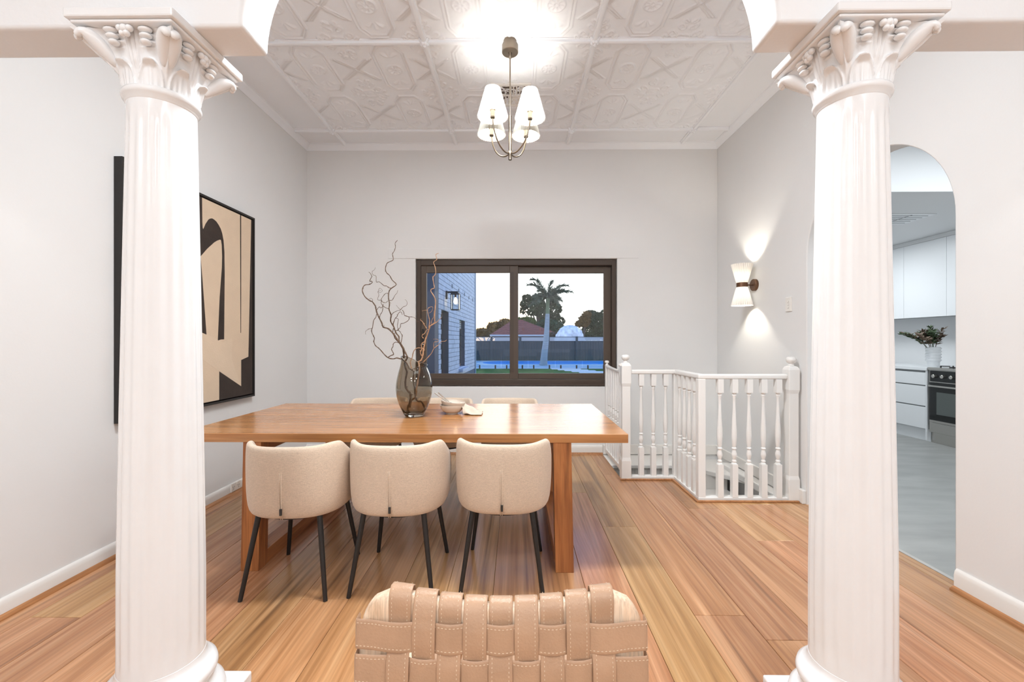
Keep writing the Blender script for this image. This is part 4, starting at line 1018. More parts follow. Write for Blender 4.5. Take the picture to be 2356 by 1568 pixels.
def strap_mesh(path, wdir, width, th):
    """flat strap along path, with rounded edges: 8-point section"""
    n = len(path); sec = [(-0.5, 0), (-0.47, 0.42), (-0.40, 0.5), (0.40, 0.5), (0.47, 0.42), (0.5, 0), (0.45, -0.5), (-0.45, -0.5)]
    vs = []
    for i, p in enumerate(path):
        d = (path[min(i+1, n-1)]-path[max(i-1, 0)]).normalized(); wv = wdir[i] if isinstance(wdir, list) else wdir
        nn = d.cross(wv).normalized(); wv = nn.cross(d).normalized()
        for (a, b) in sec: vs.append(p + wv*a*width + nn*b*th)
    k = len(sec)
    fs = [(i*k+j, i*k+(j+1)%k, (i+1)*k+(j+1)%k, (i+1)*k+j) for i in range(n-1) for j in range(k)]
    fs += [tuple(range(k-1, -1, -1)), tuple((n-1)*k+j for j in range(k))]
    return MB().add(vs, fs)
def stitches(path, wdir, width, th, step, ln=0.0028, sgn=1):
    m = MB(); n = len(path); acc = 0
    for i in range(n-1):
        a, b = path[i], path[i+1]; L = (b-a).length
        wv = wdir[i] if isinstance(wdir, list) else wdir
        d = (b-a).normalized(); nn = d.cross(wv).normalized()
        while acc < L:
            p = a+d*acc
            for s_ in (-1, 1):
                q = p + wv*(s_*(width/2-0.0058)) + nn*sgn*(th/2+0.0001)
                m.bar(q, q+d*ln, 0.0009, 0.0007, up=nn)
            acc += step
        acc -= L
    return m
def wave(i, k): return 1 if (i+k) % 2 == 1 else -1          # +1: the upright strap passes outside (camera side)
AMP = 0.0034
for i in range(9):
    x = (i-4)*PIT
    path = []; 
    zt = 0.850
    # over the top rail from the front
    yb0 = by_(x, 0.83)+0.012
    for a in (0.0, 0.25, 0.5, 0.75, 1.0):
        ang = PI*a; path.append(Vector((x, yb0+0.0185*math.cos(ang), 0.8065+tz_(x)+0.0165*math.sin(ang))))
    path.insert(0, Vector((x, yb0+0.019, 0.78)))
    z = 0.797+tz_(x)
    while z > 0.42:
        t = (zrow[0]-z)/HPIT; k0 = int(math.floor(t)); f = t-k0
        def off(k): return 0 if k < 0 else wave(i, k)
        wv = off(k0)*(1-f)+off(k0+1)*f if k0 >= -1 else 0
        wv = math.copysign(min(1, abs(wv)*1.6), wv) if wv else 0
        path.append(Vector((x, by_(x, z)-0.0085-AMP*wv+ (0.0 if z < 0.79 else 0.002), z))); z -= 0.006
    sl_ = (x*1.0)
    wd = Vector((1, 1.0*x, 0)).normalized()
    s_ = strap_mesh(path, wd, SWD, TH).build('upright_strap', M_LEATHER, lc, smooth=50)
    stitches(path, wd, SWD, TH, 0.0062, 0.0022, 1).build('stitching', M_STITCH, s_, fix=True)
    tag(s_.children[0] if s_.children else s_, kind='stuff') if False else None
for k in range(7):
    zc = zrow[k]; path = []; wds = []
    yb1 = by_(-HWc, zc)
    for a in (0.0, 0.5, 1.0): 
        path.append(Vector((-HWc-0.0405, yb1+0.014-0.016*a, zc)))
    N_ = 96
    for q in range(N_+1):
        x = -HWc-0.0385+(2*HWc+0.077)*q/N_
        t = x/PIT+4; i0 = int(math.floor(t)); f = t-i0
        def off(i): return 0 if i < 0 or i > 8 else -wave(i, k)
        wv = off(i0)*(1-f)+off(i0+1)*f; wv = math.copysign(min(1, abs(wv)*1.5), wv) if wv else 0
        xx = x
        path.append(Vector((x, by_(x, zc)-0.0085-AMP*wv, zc)))
    yb2 = by_(HWc, zc)
    for a in (1.0, 0.5, 0.0): path.append(Vector((HWc+0.0405, yb2+0.014-0.016*a, zc)))
    wd = Vector((0, -0.10, -1)).normalized()
    s_ = strap_mesh(path, -wd, HWD, TH).build('cross_strap', M_LEATHER, lc, smooth=50)
    m = stitches(path[3:-3], -wd, HWD, TH, 0.0062, 0.0030, 1); m.build('stitching', M_STITCH, s_)
# rest of the chair, below the picture
MB().box(-0.245, 0.245, -0.02, 0.02, 0.36, 0.42).build('seat_rail', M_PALE, lc, bevel=0.006)
MB().box(-0.245, 0.245, 0.42, 0.46, 0.38, 0.43).build('seat_rail', M_PALE, lc, bevel=0.006)
for s_ in (-1, 1): MB().box(s_*0.245-0.018, s_*0.245+0.018, -0.02, 0.46, 0.37, 0.42).build('seat_rail', M_PALE, lc, bevel=0.006)
for i in range(9): MB().box((i-4)*0.048-0.021, (i-4)*0.048+0.021, 0.0, 0.45, 0.420, 0.426).build('seat_strap', M_LEATHER, lc)
for s_ in (-1, 1):
    MB().tube([(s_*0.240, -0.01, 0.42), (s_*0.250, -0.05, 0.0)], [0.022, 0.016], 12).build('leg', M_PALE, lc, smooth=40)
    MB().tube([(s_*0.240, 0.44, 0.42), (s_*0.250, 0.46, 0.0)], [0.022, 0.016], 12).build('leg', M_PALE, lc, smooth=40)

# ================================================================== KITCHEN
KX1 = 5.78
struct(MB().box(2.300, KX1+0.1, 0.6, 7.4, -0.06, 0.0).build('floor_kitchen', M_KFLOOR))
struct(MB().box(KX1, KX1+0.1, 0.6, 7.4, 0, 3.4).build('wall_kitchen_right', M_KWALL))
struct(MB().box(XR+0.15, KX1, 7.3, 7.4, 0, 3.4).build('wall_kitchen_back', M_KWALL))
struct(MB().box(XR+0.15, KX1, 0.5, 0.6, 0, 3.4).build('wall_kitchen_front', M_KWALL))
struct(MB().box(XR+0.151, XR+0.25, YB+0.2, 7.4, 0, 3.4).build('wall_kitchen_left', M_KWALL))
struct(MB().box(XR+0.15, KX1, 0.6, 3.95, 3.2, 3.3).build('ceiling_kitchen_high', M_KWHITE))
struct(MB().box(XR+0.15, KX1, 3.95, 7.3, 2.62, 3.3).build('ceiling_kitchen', M_KWALL, bevel=0.003))
struct(MB().box(2.278, 2.302, DY-DR, DY+DR, -0.002, 0.004).build('trim_5', M_GREYLINE))
KF = 5.10
bc = thing('drawer_cabinet', (5.4, 6.0, 0), 'white handleless kitchen drawer unit left of the oven', 'cabinet')
def KL(m, n, mat, par, org, **k):
    m.v = [(a-org[0], b-org[1], c-org[2]) for a, b, c in m.v]; return m.build(n, mat, par, **k)
og = (5.4, 6.0, 0)
KL(MB().box(KF+0.022, KX1-0.001, 5.36, 7.0, 0.15, 0.88), 'carcass', M_SHADOWGAP, bc, og)
KL(MB().box(KF-0.002, KF+0.02, 5.34, 5.358, 0.02, 0.88), 'end_panel', M_KWHITE, bc, og)
KL(MB().box(KF+0.05, KF+0.07, 5.34, 7.0, 0.0, 0.15), 'kickboard', M_KWHITE, bc, og)
for (z0, z1) in ((0.70, 0.855), (0.44, 0.685), (0.155, 0.425)):
    for (y0, y1) in ((5.362, 6.16), (6.164, 6.96)):
        KL(MB().box(KF, KF+0.02, y0, y1, z0, z1), 'drawer_front', M_KWHITE, bc, og, bevel=0.002)
bt = MB().box(KF-0.01, KX1-0.001, 5.335, 7.0, 0.882, 0.92).build('benchtop', M_KWHITE, bevel=0.002)
tag(bt, 'white kitchen benchtop over the drawers', 'benchtop')
oc = (5.4, 5.03, 0)
ov = thing('freestanding_cooker', oc, 'black and steel freestanding oven with round knobs in the kitchen', 'oven')
KL(MB().box(KF+0.012, KX1-0.03, 4.735, 5.325, 0.13, 0.895), 'body', M_STEEL, ov, oc, bevel=0.002)
KL(MB().box(KF-0.006, KX1-0.03, 4.730, 5.330, 0.895, 0.925), 'cooktop', M_STEEL, ov, oc, bevel=0.003)
KL(MB().box(KF-0.004, KF+0.012, 4.745, 5.300, 0.755, 0.888), 'control_panel', M_OVENBLK, ov, oc, bevel=0.002)
dr_ = KL(MB().box(KF-0.010, KF+0.012, 4.745, 5.300, 0.268, 0.745), 'oven_door', M_OVENBLK, ov, oc, bevel=0.002)
KL(MB().box(KF-0.0112, KF-0.009, 4.82, 5.21, 0.36, 0.63), 'oven_window', M_OVENWIN, dr_, oc)
KL(MB().box(KF-0.032, KF-0.012, 4.750, 5.295, 0.690, 0.712), 'door_handle', M_STEEL, dr_, oc, bevel=0.004)
KL(MB().box(KF-0.013, KF+0.0, 4.745, 5.300, 0.262, 0.285), 'door_trim', M_STEEL, ov, oc)
KL(MB().box(KF-0.008, KF+0.012, 4.745, 5.300, 0.135, 0.252), 'warming_drawer', M_STEEL, ov, oc, bevel=0.003)
KL(MB().box(KF+0.04, KF+0.06, 4.735, 5.325, 0.0, 0.13), 'plinth', M_STEEL, ov, oc)
for k in range(5):
    y = 5.235-k*0.105
    MB().lathe([(0.004, 0), (0.023, 0), (0.021, 0.026), (0.018, 0.029), (0.004, 0.029)], 22, M=Matrix.Translation((KF-0.004-oc[0], y-oc[1], 0.822)) @ RX).build('knob', M_STEEL, ov, smooth=40)
for (x, y) in ((5.25, 4.9), (5.25, 5.17), (5.55, 4.9), (5.55, 5.17)):
    m = MB()
    for a in range(4):
        ca, sa = math.cos(a*PI/2+PI/4), math.sin(a*PI/2+PI/4); m.bar((x+0.025*ca, y+0.025*sa, 0.945), (x+0.11*ca, y+0.11*sa, 0.945), 0.010, 0.010)
        m.bar((x+0.105*ca, y+0.105*sa, 0.926), (x+0.105*ca, y+0.105*sa, 0.945), 0.010, 0.010, up=(1, 0, 0))
    m.lathe([(0.004, 0.925), (0.035, 0.925), (0.035, 0.936), (0.004, 0.937)], 20, c=(x, y, 0))
    KL(m, 'trivet', M_BLACK, ov, oc)
bc2 = thing('drawer_cabinet', (5.4, 3.9, 0), 'white kitchen base cabinet right of the oven, hidden by the wall', 'cabinet')
KL(MB().box(KF, KX1-0.001, 3.2, 4.725, 0.10, 0.88), 'body', M_KWHITE, bc2, (5.4, 3.9, 0)); KL(MB().box(KF-0.01, KX1-0.001, 3.2, 4.725, 0.882, 0.92), 'benchtop', M_KWHITE, bc2, (5.4, 3.9, 0))
KL(MB().box(KF+0.05, KF+0.07, 3.2, 4.725, 0.0, 0.10), 'kickboard', M_KWHITE, bc2, (5.4, 3.9, 0))
UX = 5.40; uo = (5.6, 5.8, 2.0)
uc = thing('wall_cabinet', uo, 'white flat door kitchen wall cabinets above the benchtop', 'cabinet')
KL(MB().box(UX+0.021, KX1-0.001, 4.0, 7.2, 1.575, 2.615), 'carcass', M_SHADOWGAP, uc, uo)
for y0, y1 in ((4.0, 4.7), (4.703, 5.40), (5.403, 5.99), (5.993, 6.58), (6.583, 7.2)):
    KL(MB().box(UX, UX+0.02, y0, y1, 1.565, 2.560), 'cabinet_door', M_KWHITE, uc, uo, bevel=0.001)
KL(MB().box(UX+0.01, UX+0.02, 4.0, 7.2, 2.565, 2.618), 'scribe', M_KWALL, uc, uo)
# ribbed white vase and foliage
pv = at(2148, 838, 5.55)
vz = thing('ribbed_white_vase', (5.39, 5.56, 0.921), 'white ribbed ceramic vase on the kitchen benchtop', 'vase')
pr = [(0.004, 0), (0.082, 0), (0.082, 0.062)]
for k in range(5):
    for q in range(7):
        a = PI*q/6; pr.append((0.088+0.016*math.sin(a), 0.066+k*0.037+0.037*q/6*0.96))
pr += [(0.086, 0.252), (0.080, 0.250), (0.080, 0.02), (0.004, 0.02)]
MB().lathe([(a*0.76, b) for a, b in pr], 40).build('vase_body', M_KWHITE, vz, smooth=60)
pl = thing('foliage_bunch', (5.39, 5.56, 1.0), 'bunch of dark green and russet leaves in the ribbed white vase', 'plant')
for k in range(16):
    r = random.Random(k); az = r.uniform(0, 2*PI); le = r.uniform(0.20, 0.30); tilt = r.uniform(0.1, 0.55)
    if k < 5: az, tilt, le = math.pi+r.uniform(-0.5, 0.9), 0.95, 0.36
    P = []; d = Vector((math.cos(az)*math.sin(tilt), math.sin(az)*math.sin(tilt), math.cos(tilt)))
    for q in range(9):
        t = q/8; P.append(Vector((0, 0, 0)) + Vector((d.x*0.2, d.y*0.2, 0.8))*0.12*min(1, t*2.5) + d*le*t*t**0.3 + Vector((0, 0, 0.05*math.sin(t*3)))+Vector((0, 0, 0.02)))
    m = MB().tube(P, [0.003*(1-0.6*q/8) for q in range(9)], 5)
    for q in range(3, 9):
        for w_ in range(9):
            b_ = r.uniform(0, 2*PI); o_ = Vector((math.cos(b_), math.sin(b_), r.uniform(0.1, 1.0))).normalized(); sd = o_.cross(d).normalized()*0.011; L_ = r.uniform(0.045, 0.08)
            p = P[q]; m.add([p, p+o_*L_*0.5+sd, p+o_*L_, p+o_*L_*0.5-sd], [(0, 1, 2, 3)])
    m.build('leafy_stem', M_LEAF if k % 3 else M_LEAF2, pl, fix=False)
kv = thing('kitchen_ceiling_vent', (4.28, 4.82, 2.62), 'square white grille flush in the kitchen ceiling', 'vent')
MB().box(-0.24, 0.24, -0.20, 0.20, -0.008, 0).build('vent_plate', M_KWHITE, kv, bevel=0.003)
for k in range(-2, 3):
    MB().box(-0.20, 0.20, k*0.07-0.004, k*0.07+0.004, -0.011, -0.008).build('vane', M_SHADOWGAP, kv)
MB().box(-0.004, 0.004, -0.17, 0.17, -0.011, -0.008).build('vane', M_SHADOWGAP, kv)

# ================================================================== OUTDOORS
GZ = -0.50
struct(MB().box(-60, 60, 5.2, 27.0, GZ-0.2, GZ).build('ground_lawn', M_GRASS))
struct(MB().box(-60, 60, 27.0, 160, GZ-0.2, GZ-0.005).build('ground_paving', M_PAVE))
# pool
pts = []
for i in range(25):
    a = PI/2+PI*i/24; pts.append((-0.9+1.45*math.cos(a)*1.2, 33.7+2.45*math.sin(a)))
pts += [(16, 31.25), (16, 36.15)]
struct(MB().prism([( -0.9+(p[0]+0.9)*1.0-(0.45 if p[0] < 0 else 0), 33.7+(p[1]-33.7)*1.14) for p in pts], 'z', GZ-0.05, GZ+0.04).build('pool_surround', M_COPING))
tag(MB().prism(pts, 'z', GZ-0.04, GZ+0.045).build('swimming_pool', M_POOL), 'bright blue swimming pool with a rounded end beyond the lawn', 'pool')
for k in range(5):
    x = 3.1+0.32*k
    tag(MB().box(x-0.9, x+0.9, 26.3-0.75*k, 26.75-0.75*k, GZ, GZ+0.02).build('stepping_stone', M_COPING), ['pale stepping stone farthest from the window, nearest the pool', 'second pale stepping stone from the pool', 'middle one of the pale stepping stones on the lawn', 'fourth pale stepping stone from the pool', 'pale stepping stone nearest the window'][k], 'paving', 'stepping stones on the lawn')
# frameless glass pool fence
pf = thing('glass_pool_fence', (3, 27.1, GZ), 'low frameless glass pool fence on small dark spigots', 'fence')
for k in range(9):
    x = -4.4+k*1.72-3
    MB().box(x+0.02, x+1.70, -0.006, 0.006, 0.06, 1.22).build('glass_panel', M_PANE2, pf)
    for q in (0.35, 1.35):
        MB().box(x+q-0.045, x+q+0.045, -0.05, 0.05, 0, 0.22).build('spigot', M_BLACK, pf, bevel=0.005)
# corrugated fence with lattice
fe = thing('garden_fence', (4, 38, GZ), 'dark corrugated steel boundary fence topped with white lattice', 'fence')
FX = [at(px, 800, 38).x for px in (1066, 1131, 1197, 1262, 1327, 1392, 1457)]
FX = [FX[0]-2.53*2, FX[0]-2.53]+FX
for x in FX: MB().box(x-4-0.10, x-4+0.10, -0.09, 0.05, 0, 2.16).build('fence_post', M_FENCE, fe, bevel=0.01)
for a, b in zip(FX[:-1], FX[1:]):
    x0, x1 = a+0.10-4, b-0.10-4; m = MB(); vs = []; n = 60
    for i in range(n+1):
        x = x0+(x1-x0)*i/n; y = -0.02 if (i % 6) in (0, 1, 2) else 0.02
        vs += [(x, y, 0), (x, y, 1.70)]
    m.add(vs, [(2*i, 2*i+2, 2*i+3, 2*i+1) for i in range(n)]).build('fence_sheet', M_FENCE, fe)
    MB().box(x0, x1, -0.03, 0.03, 1.68, 1.76).box(x0, x1, -0.03, 0.03, 2.08, 2.13).build('fence_rail', M_FENCE, fe)
    m = MB(); st_ = 0.11
    for i in range(int((x1-x0+0.34)/st_)):
        xs_ = x0-0.32+i*st_
        for s_ in (1, -1):
            xa, xb = xs_, xs_+0.32
            ta, tb_ = 0, 1
            if xa < x0: ta = (x0-xa)/0.32
            if xb > x1: tb_ = (x1-xa)/0.32
            if tb_-ta < 0.05: continue
            za_, zb_ = (1.76+0.32*ta, 1.76+0.32*tb_) if s_ > 0 else (2.08-0.32*ta, 2.08-0.32*tb_)
            m.bar((xa+0.32*ta, s_*0.006, za_), (xa+0.32*tb_, s_*0.006, zb_), 0.035, 0.010, up=(0, 1, 0)) if False else m.bar((xa+0.32*ta, s_*0.006, za_), (xa+0.32*tb_, s_*0.006, zb_), 0.010, 0.042)
    tag(m.build('lattice', M_LATTICE, fe, fix=False), kind='stuff')

# palm
pbase = at(1256, 840, 30.6); pb = Vector((pbase.x, 30.6, GZ))
pm = thing('palm_tree', pb, 'slender palm tree with upright fronds beside the pool', 'palm tree')
P = [(-0.18, 0, 0), (-0.10, 0, 0.9), (0.02, 0, 1.9), (0.08, 0, 2.9), (0.12, 0, 3.7)]
MB().tube(smooth_prof(P, 4), [0.30-0.155*(i/16)**0.6 for i in range(17)], 16).build('trunk', M_PALMT, pm, smooth=60)
MB().tube([(0.12, 0, 3.65), (0.13, 0, 4.3), (0.13, 0, 4.75), (0.13, 0, 5.1)], [0.145, 0.13, 0.15, 0.07], 14).build('crown_shaft', M_PALMG, pm, smooth=60)
fronds = [(-1.62, 2.05, 0, 0.55), (-1.95, 1.55, 0.1, 0.5), (0.45, 1.9, 0.3, 0.25), (2.0, 1.45, 0, 0.5), (2.35, 0.85, -0.2, 0.3), (1.2, 1.0, 0.9, 0.3), (-1.0, 0.9, -0.8, 0.3), (-1.3, 0.6, 0.7, 0.2), (-1.75, -0.35, 0.1, 0.4), (1.5, 0.1, 0.5, 0.35), (0.7, 0.9, -0.9, 0.25), (-0.5, 1.2, 0.9, 0.2), (0.9, -0.2, -0.6, 0.4), (-0.9, -0.1, -0.7, 0.35), (1.7, 1.1, 0.4, 0.3)]
for (dx, dz, dy, sag) in fronds+[(-0.9, 0.3, 0.3, 0.3), (0.8, 0.35, -0.3, 0.3), (0.3, 0.6, -0.9, 0.2), (-0.3, 0.5, 0.9, 0.3), (1.2, -0.3, 0.2, 0.4), (-1.2, -0.2, -0.3, 0.4)]:
    m = MB(); A = Vector((0.13, 0, 4.72)); B = A+Vector((dx*0.72, dy, dz*0.78)); n = 16; P = []
    for i in range(n+1):
        t = i/n; P.append(A+(B-A)*t+Vector((0, 0, sag*math.sin(t*PI)*0.8 - 0.10*t*t)))
    m.tube(P, [0.030*(1-0.85*i/n) for i in range(n+1)], 5)
    for i in range(2, n+1):
        d = (P[i]-P[i-1]).normalized()
        for q in range(9):
            up_ = Vector((random.uniform(-0.5, 0.5), random.uniform(-1, 1), random.uniform(-0.9, 0.35)))
            s_ = (up_-d*up_.dot(d)).normalized(); L_ = 0.46*(0.55+0.6*math.sin(min(1, i/n*1.1)*PI)); e_ = (s_*0.75+d*0.9).normalized()*L_
            w_ = d*0.055
            m.add([P[i]-w_, P[i]+w_, P[i]+e_], [(0, 1, 2)])
    m.build('frond', M_FROND, pm, fix=False)

# trees
def foliage(blobs, n, size, seed):
    r = np.random.default_rng(seed); V = []; F = []
    w_ = np.array([b[3]*b[4]*b[5] for b in blobs]); w_ = w_/w_.sum()
    ids = r.choice(len(blobs), n, p=w_)
    for i, k in enumerate(ids):
        cx_, cy_, cz_, rx, ry, rz = blobs[k]
        d = r.normal(size=3); d /= np.linalg.norm(d); rad = r.uniform(0.45, 1.0)**0.5
        c_ = np.array([cx_+d[0]*rx*rad, cy_+d[1]*ry*rad, cz_+d[2]*rz*rad])
        a = r.normal(size=3); a /= np.linalg.norm(a); b = np.cross(a, r.normal(size=3)); b /= np.linalg.norm(b)
        s_ = size*r.uniform(0.6, 1.4)
        V += [tuple(c_-a*s_), tuple(c_+b*s_*0.55), tuple(c_+a*s_), tuple(c_-b*s_*0.55)]
        F.append((4*i, 4*i+1, 4*i+2, 4*i+3))
    me = bpy.data.meshes.new('foliage'); me.from_pydata(V, [], F); return me
def tree(name, label, base_, blobs, n, size, mat, seed, trunk=None, cat='tree'):
    t_ = thing(name, base_, label, cat, 'trees and shrubs beyond the fence')
    B = Vector(base_)
    me = foliage([(b[0]-B.x, b[1]-B.y, b[2]-B.z, b[3], b[4], b[5]) for b in blobs], n, size, seed); me.materials.append(mat)
    tag(link('foliage', me, t_), kind='stuff')
    m = MB(); tw = trunk or 0.22
    top = Vector((blobs[0][0], blobs[0][1], blobs[0][2]))-B
    m.tube([(0, 0, 0), tuple(top*0.5), tuple(top)], [tw, tw*0.75, tw*0.35], 10)
    for b in blobs[1:]:
        e_ = Vector(b[:3])-B; s_ = top*0.45; m.tube([s_, s_*0.5+e_*0.5+Vector((0, 0, -0.1)), e_], [tw*0.5, tw*0.3, tw*0.12], 7)
    m.build('trunk', M_BARK, t_, smooth=60)
def bl(px, py, Y, rpx, rpy, ry=None):
    p = at(px, py, Y); s_ = Y/FPX; return (p.x, p.y, p.z, rpx*s_, ry or rpx*s_, rpy*s_)
Yt = 66
def gb(px, Y): p = at(px, 784, Y); return (p.x, p.y, GZ)
tree('gum_tree', 'tall open gum tree behind the palm and the red roof', gb(1248, Yt), [bl(1232, 700, Yt, 18, 14), bl(1208, 700, Yt, 12, 12), bl(1212, 685, Yt, 12, 8), bl(1240, 684, Yt, 16, 10), bl(1270, 692, Yt, 12, 12), bl(1283, 710, Yt, 10, 12), bl(1276, 728, Yt, 14, 10), bl(1290, 738, Yt, 10, 10), bl(1250, 722, Yt, 18, 14), bl(1225, 718, Yt, 14, 8), bl(1203, 715, Yt, 8, 8), bl(1246, 704, Yt, 14, 12), bl(1262, 712, Yt, 12, 12)], 3300, 0.26, M_FOL1, 3, 0.35)
tree('round_tree', 'dense blue green bush right behind the palm trunk', gb(1262, 56), [bl(1262, 750, 56, 26, 16), bl(1285, 752, 56, 12, 12), bl(1245, 752, 56, 12, 12)], 2400, 0.22, M_FOL4, 4)
tree('leafy_tree', 'leafy green tree left of the palm, over the roof ridge', gb(1212, 60), [bl(1210, 742, 60, 24, 12), bl(1228, 750, 60, 14, 10), bl(1195, 738, 60, 12, 8)], 2200, 0.24, M_FOL2, 5)
tree('sunset_hedge', 'orange lit hedge row glowing where the sun sets', gb(1120, 64), [bl(1112, 765, 64, 26, 10), bl(1140, 752, 64, 20, 12), bl(1162, 747, 64, 20, 14), bl(1090, 768, 64, 14, 10), bl(1150, 765, 64, 22, 12)], 3200, 0.24, M_FOL3, 6)
tree('russet_tree', 'russet leafed small tree right of the netted shrub', gb(1342, 60), [bl(1345, 738, 60, 14, 14), bl(1332, 745, 60, 9, 8), bl(1350, 725, 60, 10, 10)], 900, 0.22, M_FOL3, 7)
tree('round_tree', 'broad round green tree at the right edge of the window view', gb(1378, 62), [bl(1375, 740, 62, 22, 22), bl(1360, 725, 62, 14, 12), bl(1392, 728, 62, 16, 16), bl(1400, 750, 62, 20, 22), bl(1352, 760, 62, 14, 14), bl(1380, 765, 62, 20, 14), bl(1360, 774, 62, 24, 8), bl(1395, 774, 62, 24, 8), bl(1345, 772, 62, 14, 8)], 6400, 0.22, M_FOL1, 8, 0.3)
tree('bare_shrub', 'low dark shrub between the roof and the netted shrub', gb(1290, 46), [bl(1275, 770, 46, 14, 6), bl(1292, 768, 46, 10, 7)], 700, 0.12, M_BARK, 9, 0.08, cat='shrub')
# netted shrub
nb = gb(1312, 43); ns = thing('netted_shrub', nb, 'shrub shrouded in white bird netting behind the lattice fence', 'shrub')
cN = at(1311, 768, 43); rN = 36*43/FPX; hN = at(1311, 749, 43).z-GZ
m = MB(); vs = []; n, k_ = 48, 14
for q in range(k_+1):
    t = q/k_*PI/2
    for i in range(n):
        a = 2*PI*i/n; f = 1+0.05*math.sin(5*a+q)+0.04*math.sin(11*a-q*2)
        vs.append((cN.x-nb[0]+rN*math.cos(t)**0.7*math.cos(a)*f if q < k_ else cN.x-nb[0], rN*0.8*math.cos(t)**0.7*math.sin(a)*f if q < k_ else 0, 0.9+(hN-0.9)*math.sin(t)*(1+0.03*math.sin(7*a+q*1.3))))
m.add(vs, [(q*n+i, q*n+(i+1)%n, (q+1)*n+(i+1)%n, (q+1)*n+i) for q in range(k_) for i in range(n)]).build('netting', M_NET, ns, smooth=60, fix=False)
me = foliage([(cN.x-nb[0]+dx, 0, 1.5, 0.6, 0.6, 0.7) for dx in (-0.8, 0, 0.8)], 500, 0.14, 12); me.materials.append(M_FOL4); tag(link('foliage', me, ns), kind='stuff')
m = MB().tube([(0, 0, 0), (0, 0, 1.6)], [0.08, 0.04], 8); m.build('trunk', M_BARK, ns)

# neighbouring house with a tiled hip roof
hp = at(1200, 784, 50); ho = (hp.x, 52, GZ)
hs = thing('tiled_roof_house', ho, 'neighbouring house with a red tiled hip roof behind the fence', 'house')
ez = at(1200, 772, 50).z-GZ; rz_ = at(1200, 739, 54).z-GZ
xl, xr_ = at(1128, 772, 50).x-hp.x, at(1290, 772, 50).x-hp.x
MB().box(xl+0.5, xr_-0.5, -1.5, 6.5, 0, ez).build('house_wall', M_HWALL, hs)
MB().box(xl-0.05, xr_+0.05, -2.14, -2.02, ez-0.05, ez+0.13).build('gutter', M_FASCIA, hs)
rx0, rx1 = at(1178, 740, 54).x-hp.x, at(1204, 740, 54).x-hp.x
for q in range(13):   # tile courses, each stepped over the one below
    t0, t1 = q/13, (q+1)/13; lift = 0.05
    def R_(t, l=0): return [(xl+(rx0-xl)*t, -2.05+4.05*t, ez+0.12+(rz_-ez)*t+l), (xr_+(rx1-xr_)*t, -2.05+4.05*t, ez+0.12+(rz_-ez)*t+l), (xr_+(rx1-xr_)*t, 7-4.9*t, ez+0.12+(rz_-ez)*t+l), (xl+(rx0-xl)*t, 7-4.9*t, ez+0.12+(rz_-ez)*t+l)]
    a_, b_2, c_2 = R_(t0, 0), R_(t0, lift), R_(t1, 0)
    m = MB().add(a_+b_2+c_2, [(i, (i+1)%4, 4+(i+1)%4, 4+i) for i in range(4)]+[(4+i, 4+(i+1)%4, 8+(i+1)%4, 8+i) for i in range(4)])
    m.build('tile_course', M_TILE, hs)
MB().tube([(rx0, 2.05, rz_+0.13), (rx1, 2.05, rz_+0.13)], 0.09, 8).build('ridge_cap', M_TILE, hs)
for x in (-0.2+at(1208, 784, 50).x-hp.x, at(1244, 784, 50).x-hp.x): MB().tube([(x, -1.0, ez), (x, -1.0, ez+0.95)], 0.09, 8).build('flue', M_TILE, hs, smooth=True)

# ------------------------------------------------------------------ the white brick wing beside the window
p1 = Vector((-1.405, 7.67)); dW = Vector((0.040, 0.9992)); nW = Vector((dW.y, -dW.x))
wg = thing('brick_wing', (p1.x, p1.y, GZ), 'pale painted brick wing of the house outside the window', 'building')
def WP(t, o, z): p = dW*t+nW*o; return (p.x, p.y, z-GZ)
def wbox(t0, t1, o0, o1, z0, z1):
    m = MB(); c = [WP(t0, o0, z0), WP(t1, o0, z0), WP(t1, o1, z0), WP(t0, o1, z0), WP(t0, o0, z1), WP(t1, o0, z1), WP(t1, o1, z1), WP(t0, o1, z1)]
    return m.add(c, [(0,3,2,1),(4,5,6,7),(0,1,5,4),(1,2,6,5),(2,3,7,6),(3,0,4,7)])
WLEN = 4.86; D0, D1, DT = 0.25, 0.94, 1.83; W0, W1, WB, WT = 2.21, 2.97, 0.62, 1.78
m = MB()
for (a, b, z0, z1) in ((0.02, D0, GZ, 3.6), (D0, D1, DT, 3.6), (D1, W0, GZ, 3.6), (W0, W1, GZ, WB), (W0, W1, WT, 3.6), (W1, WLEN, GZ, 3.6)):
    q = wbox(a, b, -0.22, -0.008, z0, z1); m.add(q.v, q.f)
m.build('mortar_wall', M_MORTAR, wg)
CH, BLN = 0.0925, 0.40
zz0 = 0.45; row = 0; nb_ = 0
while zz0 < 3.2:
    t = -BLN/2 if row % 2 else 0.0
    while t < WLEN:
        a, b = max(t, 0.02), min(t+BLN, WLEN-0.10)
        segs = [(a, b)]
        for (o0, o1, zl, zh) in ((D0, D1, GZ, DT), (W0, W1, WB, WT)):
            if zz0+CH*0.5 > zl and zz0+CH*0.5 < zh:
                ns_ = []
                for (s0, s1) in segs:
                    if s1 <= o0 or s0 >= o1: ns_.append((s0, s1))
                    else:
                        if s0 < o0: ns_.append((s0, o0))
                        if s1 > o1: ns_.append((o1, s1))
                segs = ns_
        for (s0, s1) in segs:
            if s1-s0 > 0.05:
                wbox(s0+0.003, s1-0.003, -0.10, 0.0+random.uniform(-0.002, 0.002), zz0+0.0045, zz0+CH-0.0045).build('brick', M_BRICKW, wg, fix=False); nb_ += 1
        t += BLN
    zz0 += CH; row += 1
wbox(D0, D1, -0.16, -0.12, GZ, DT).build('door', M_BROWN, wg)
wbox(D0+0.1, D1-0.05, -0.119, -0.115, GZ+0.2, DT-0.1).build('door_glass', M_DARKGLS, wg)
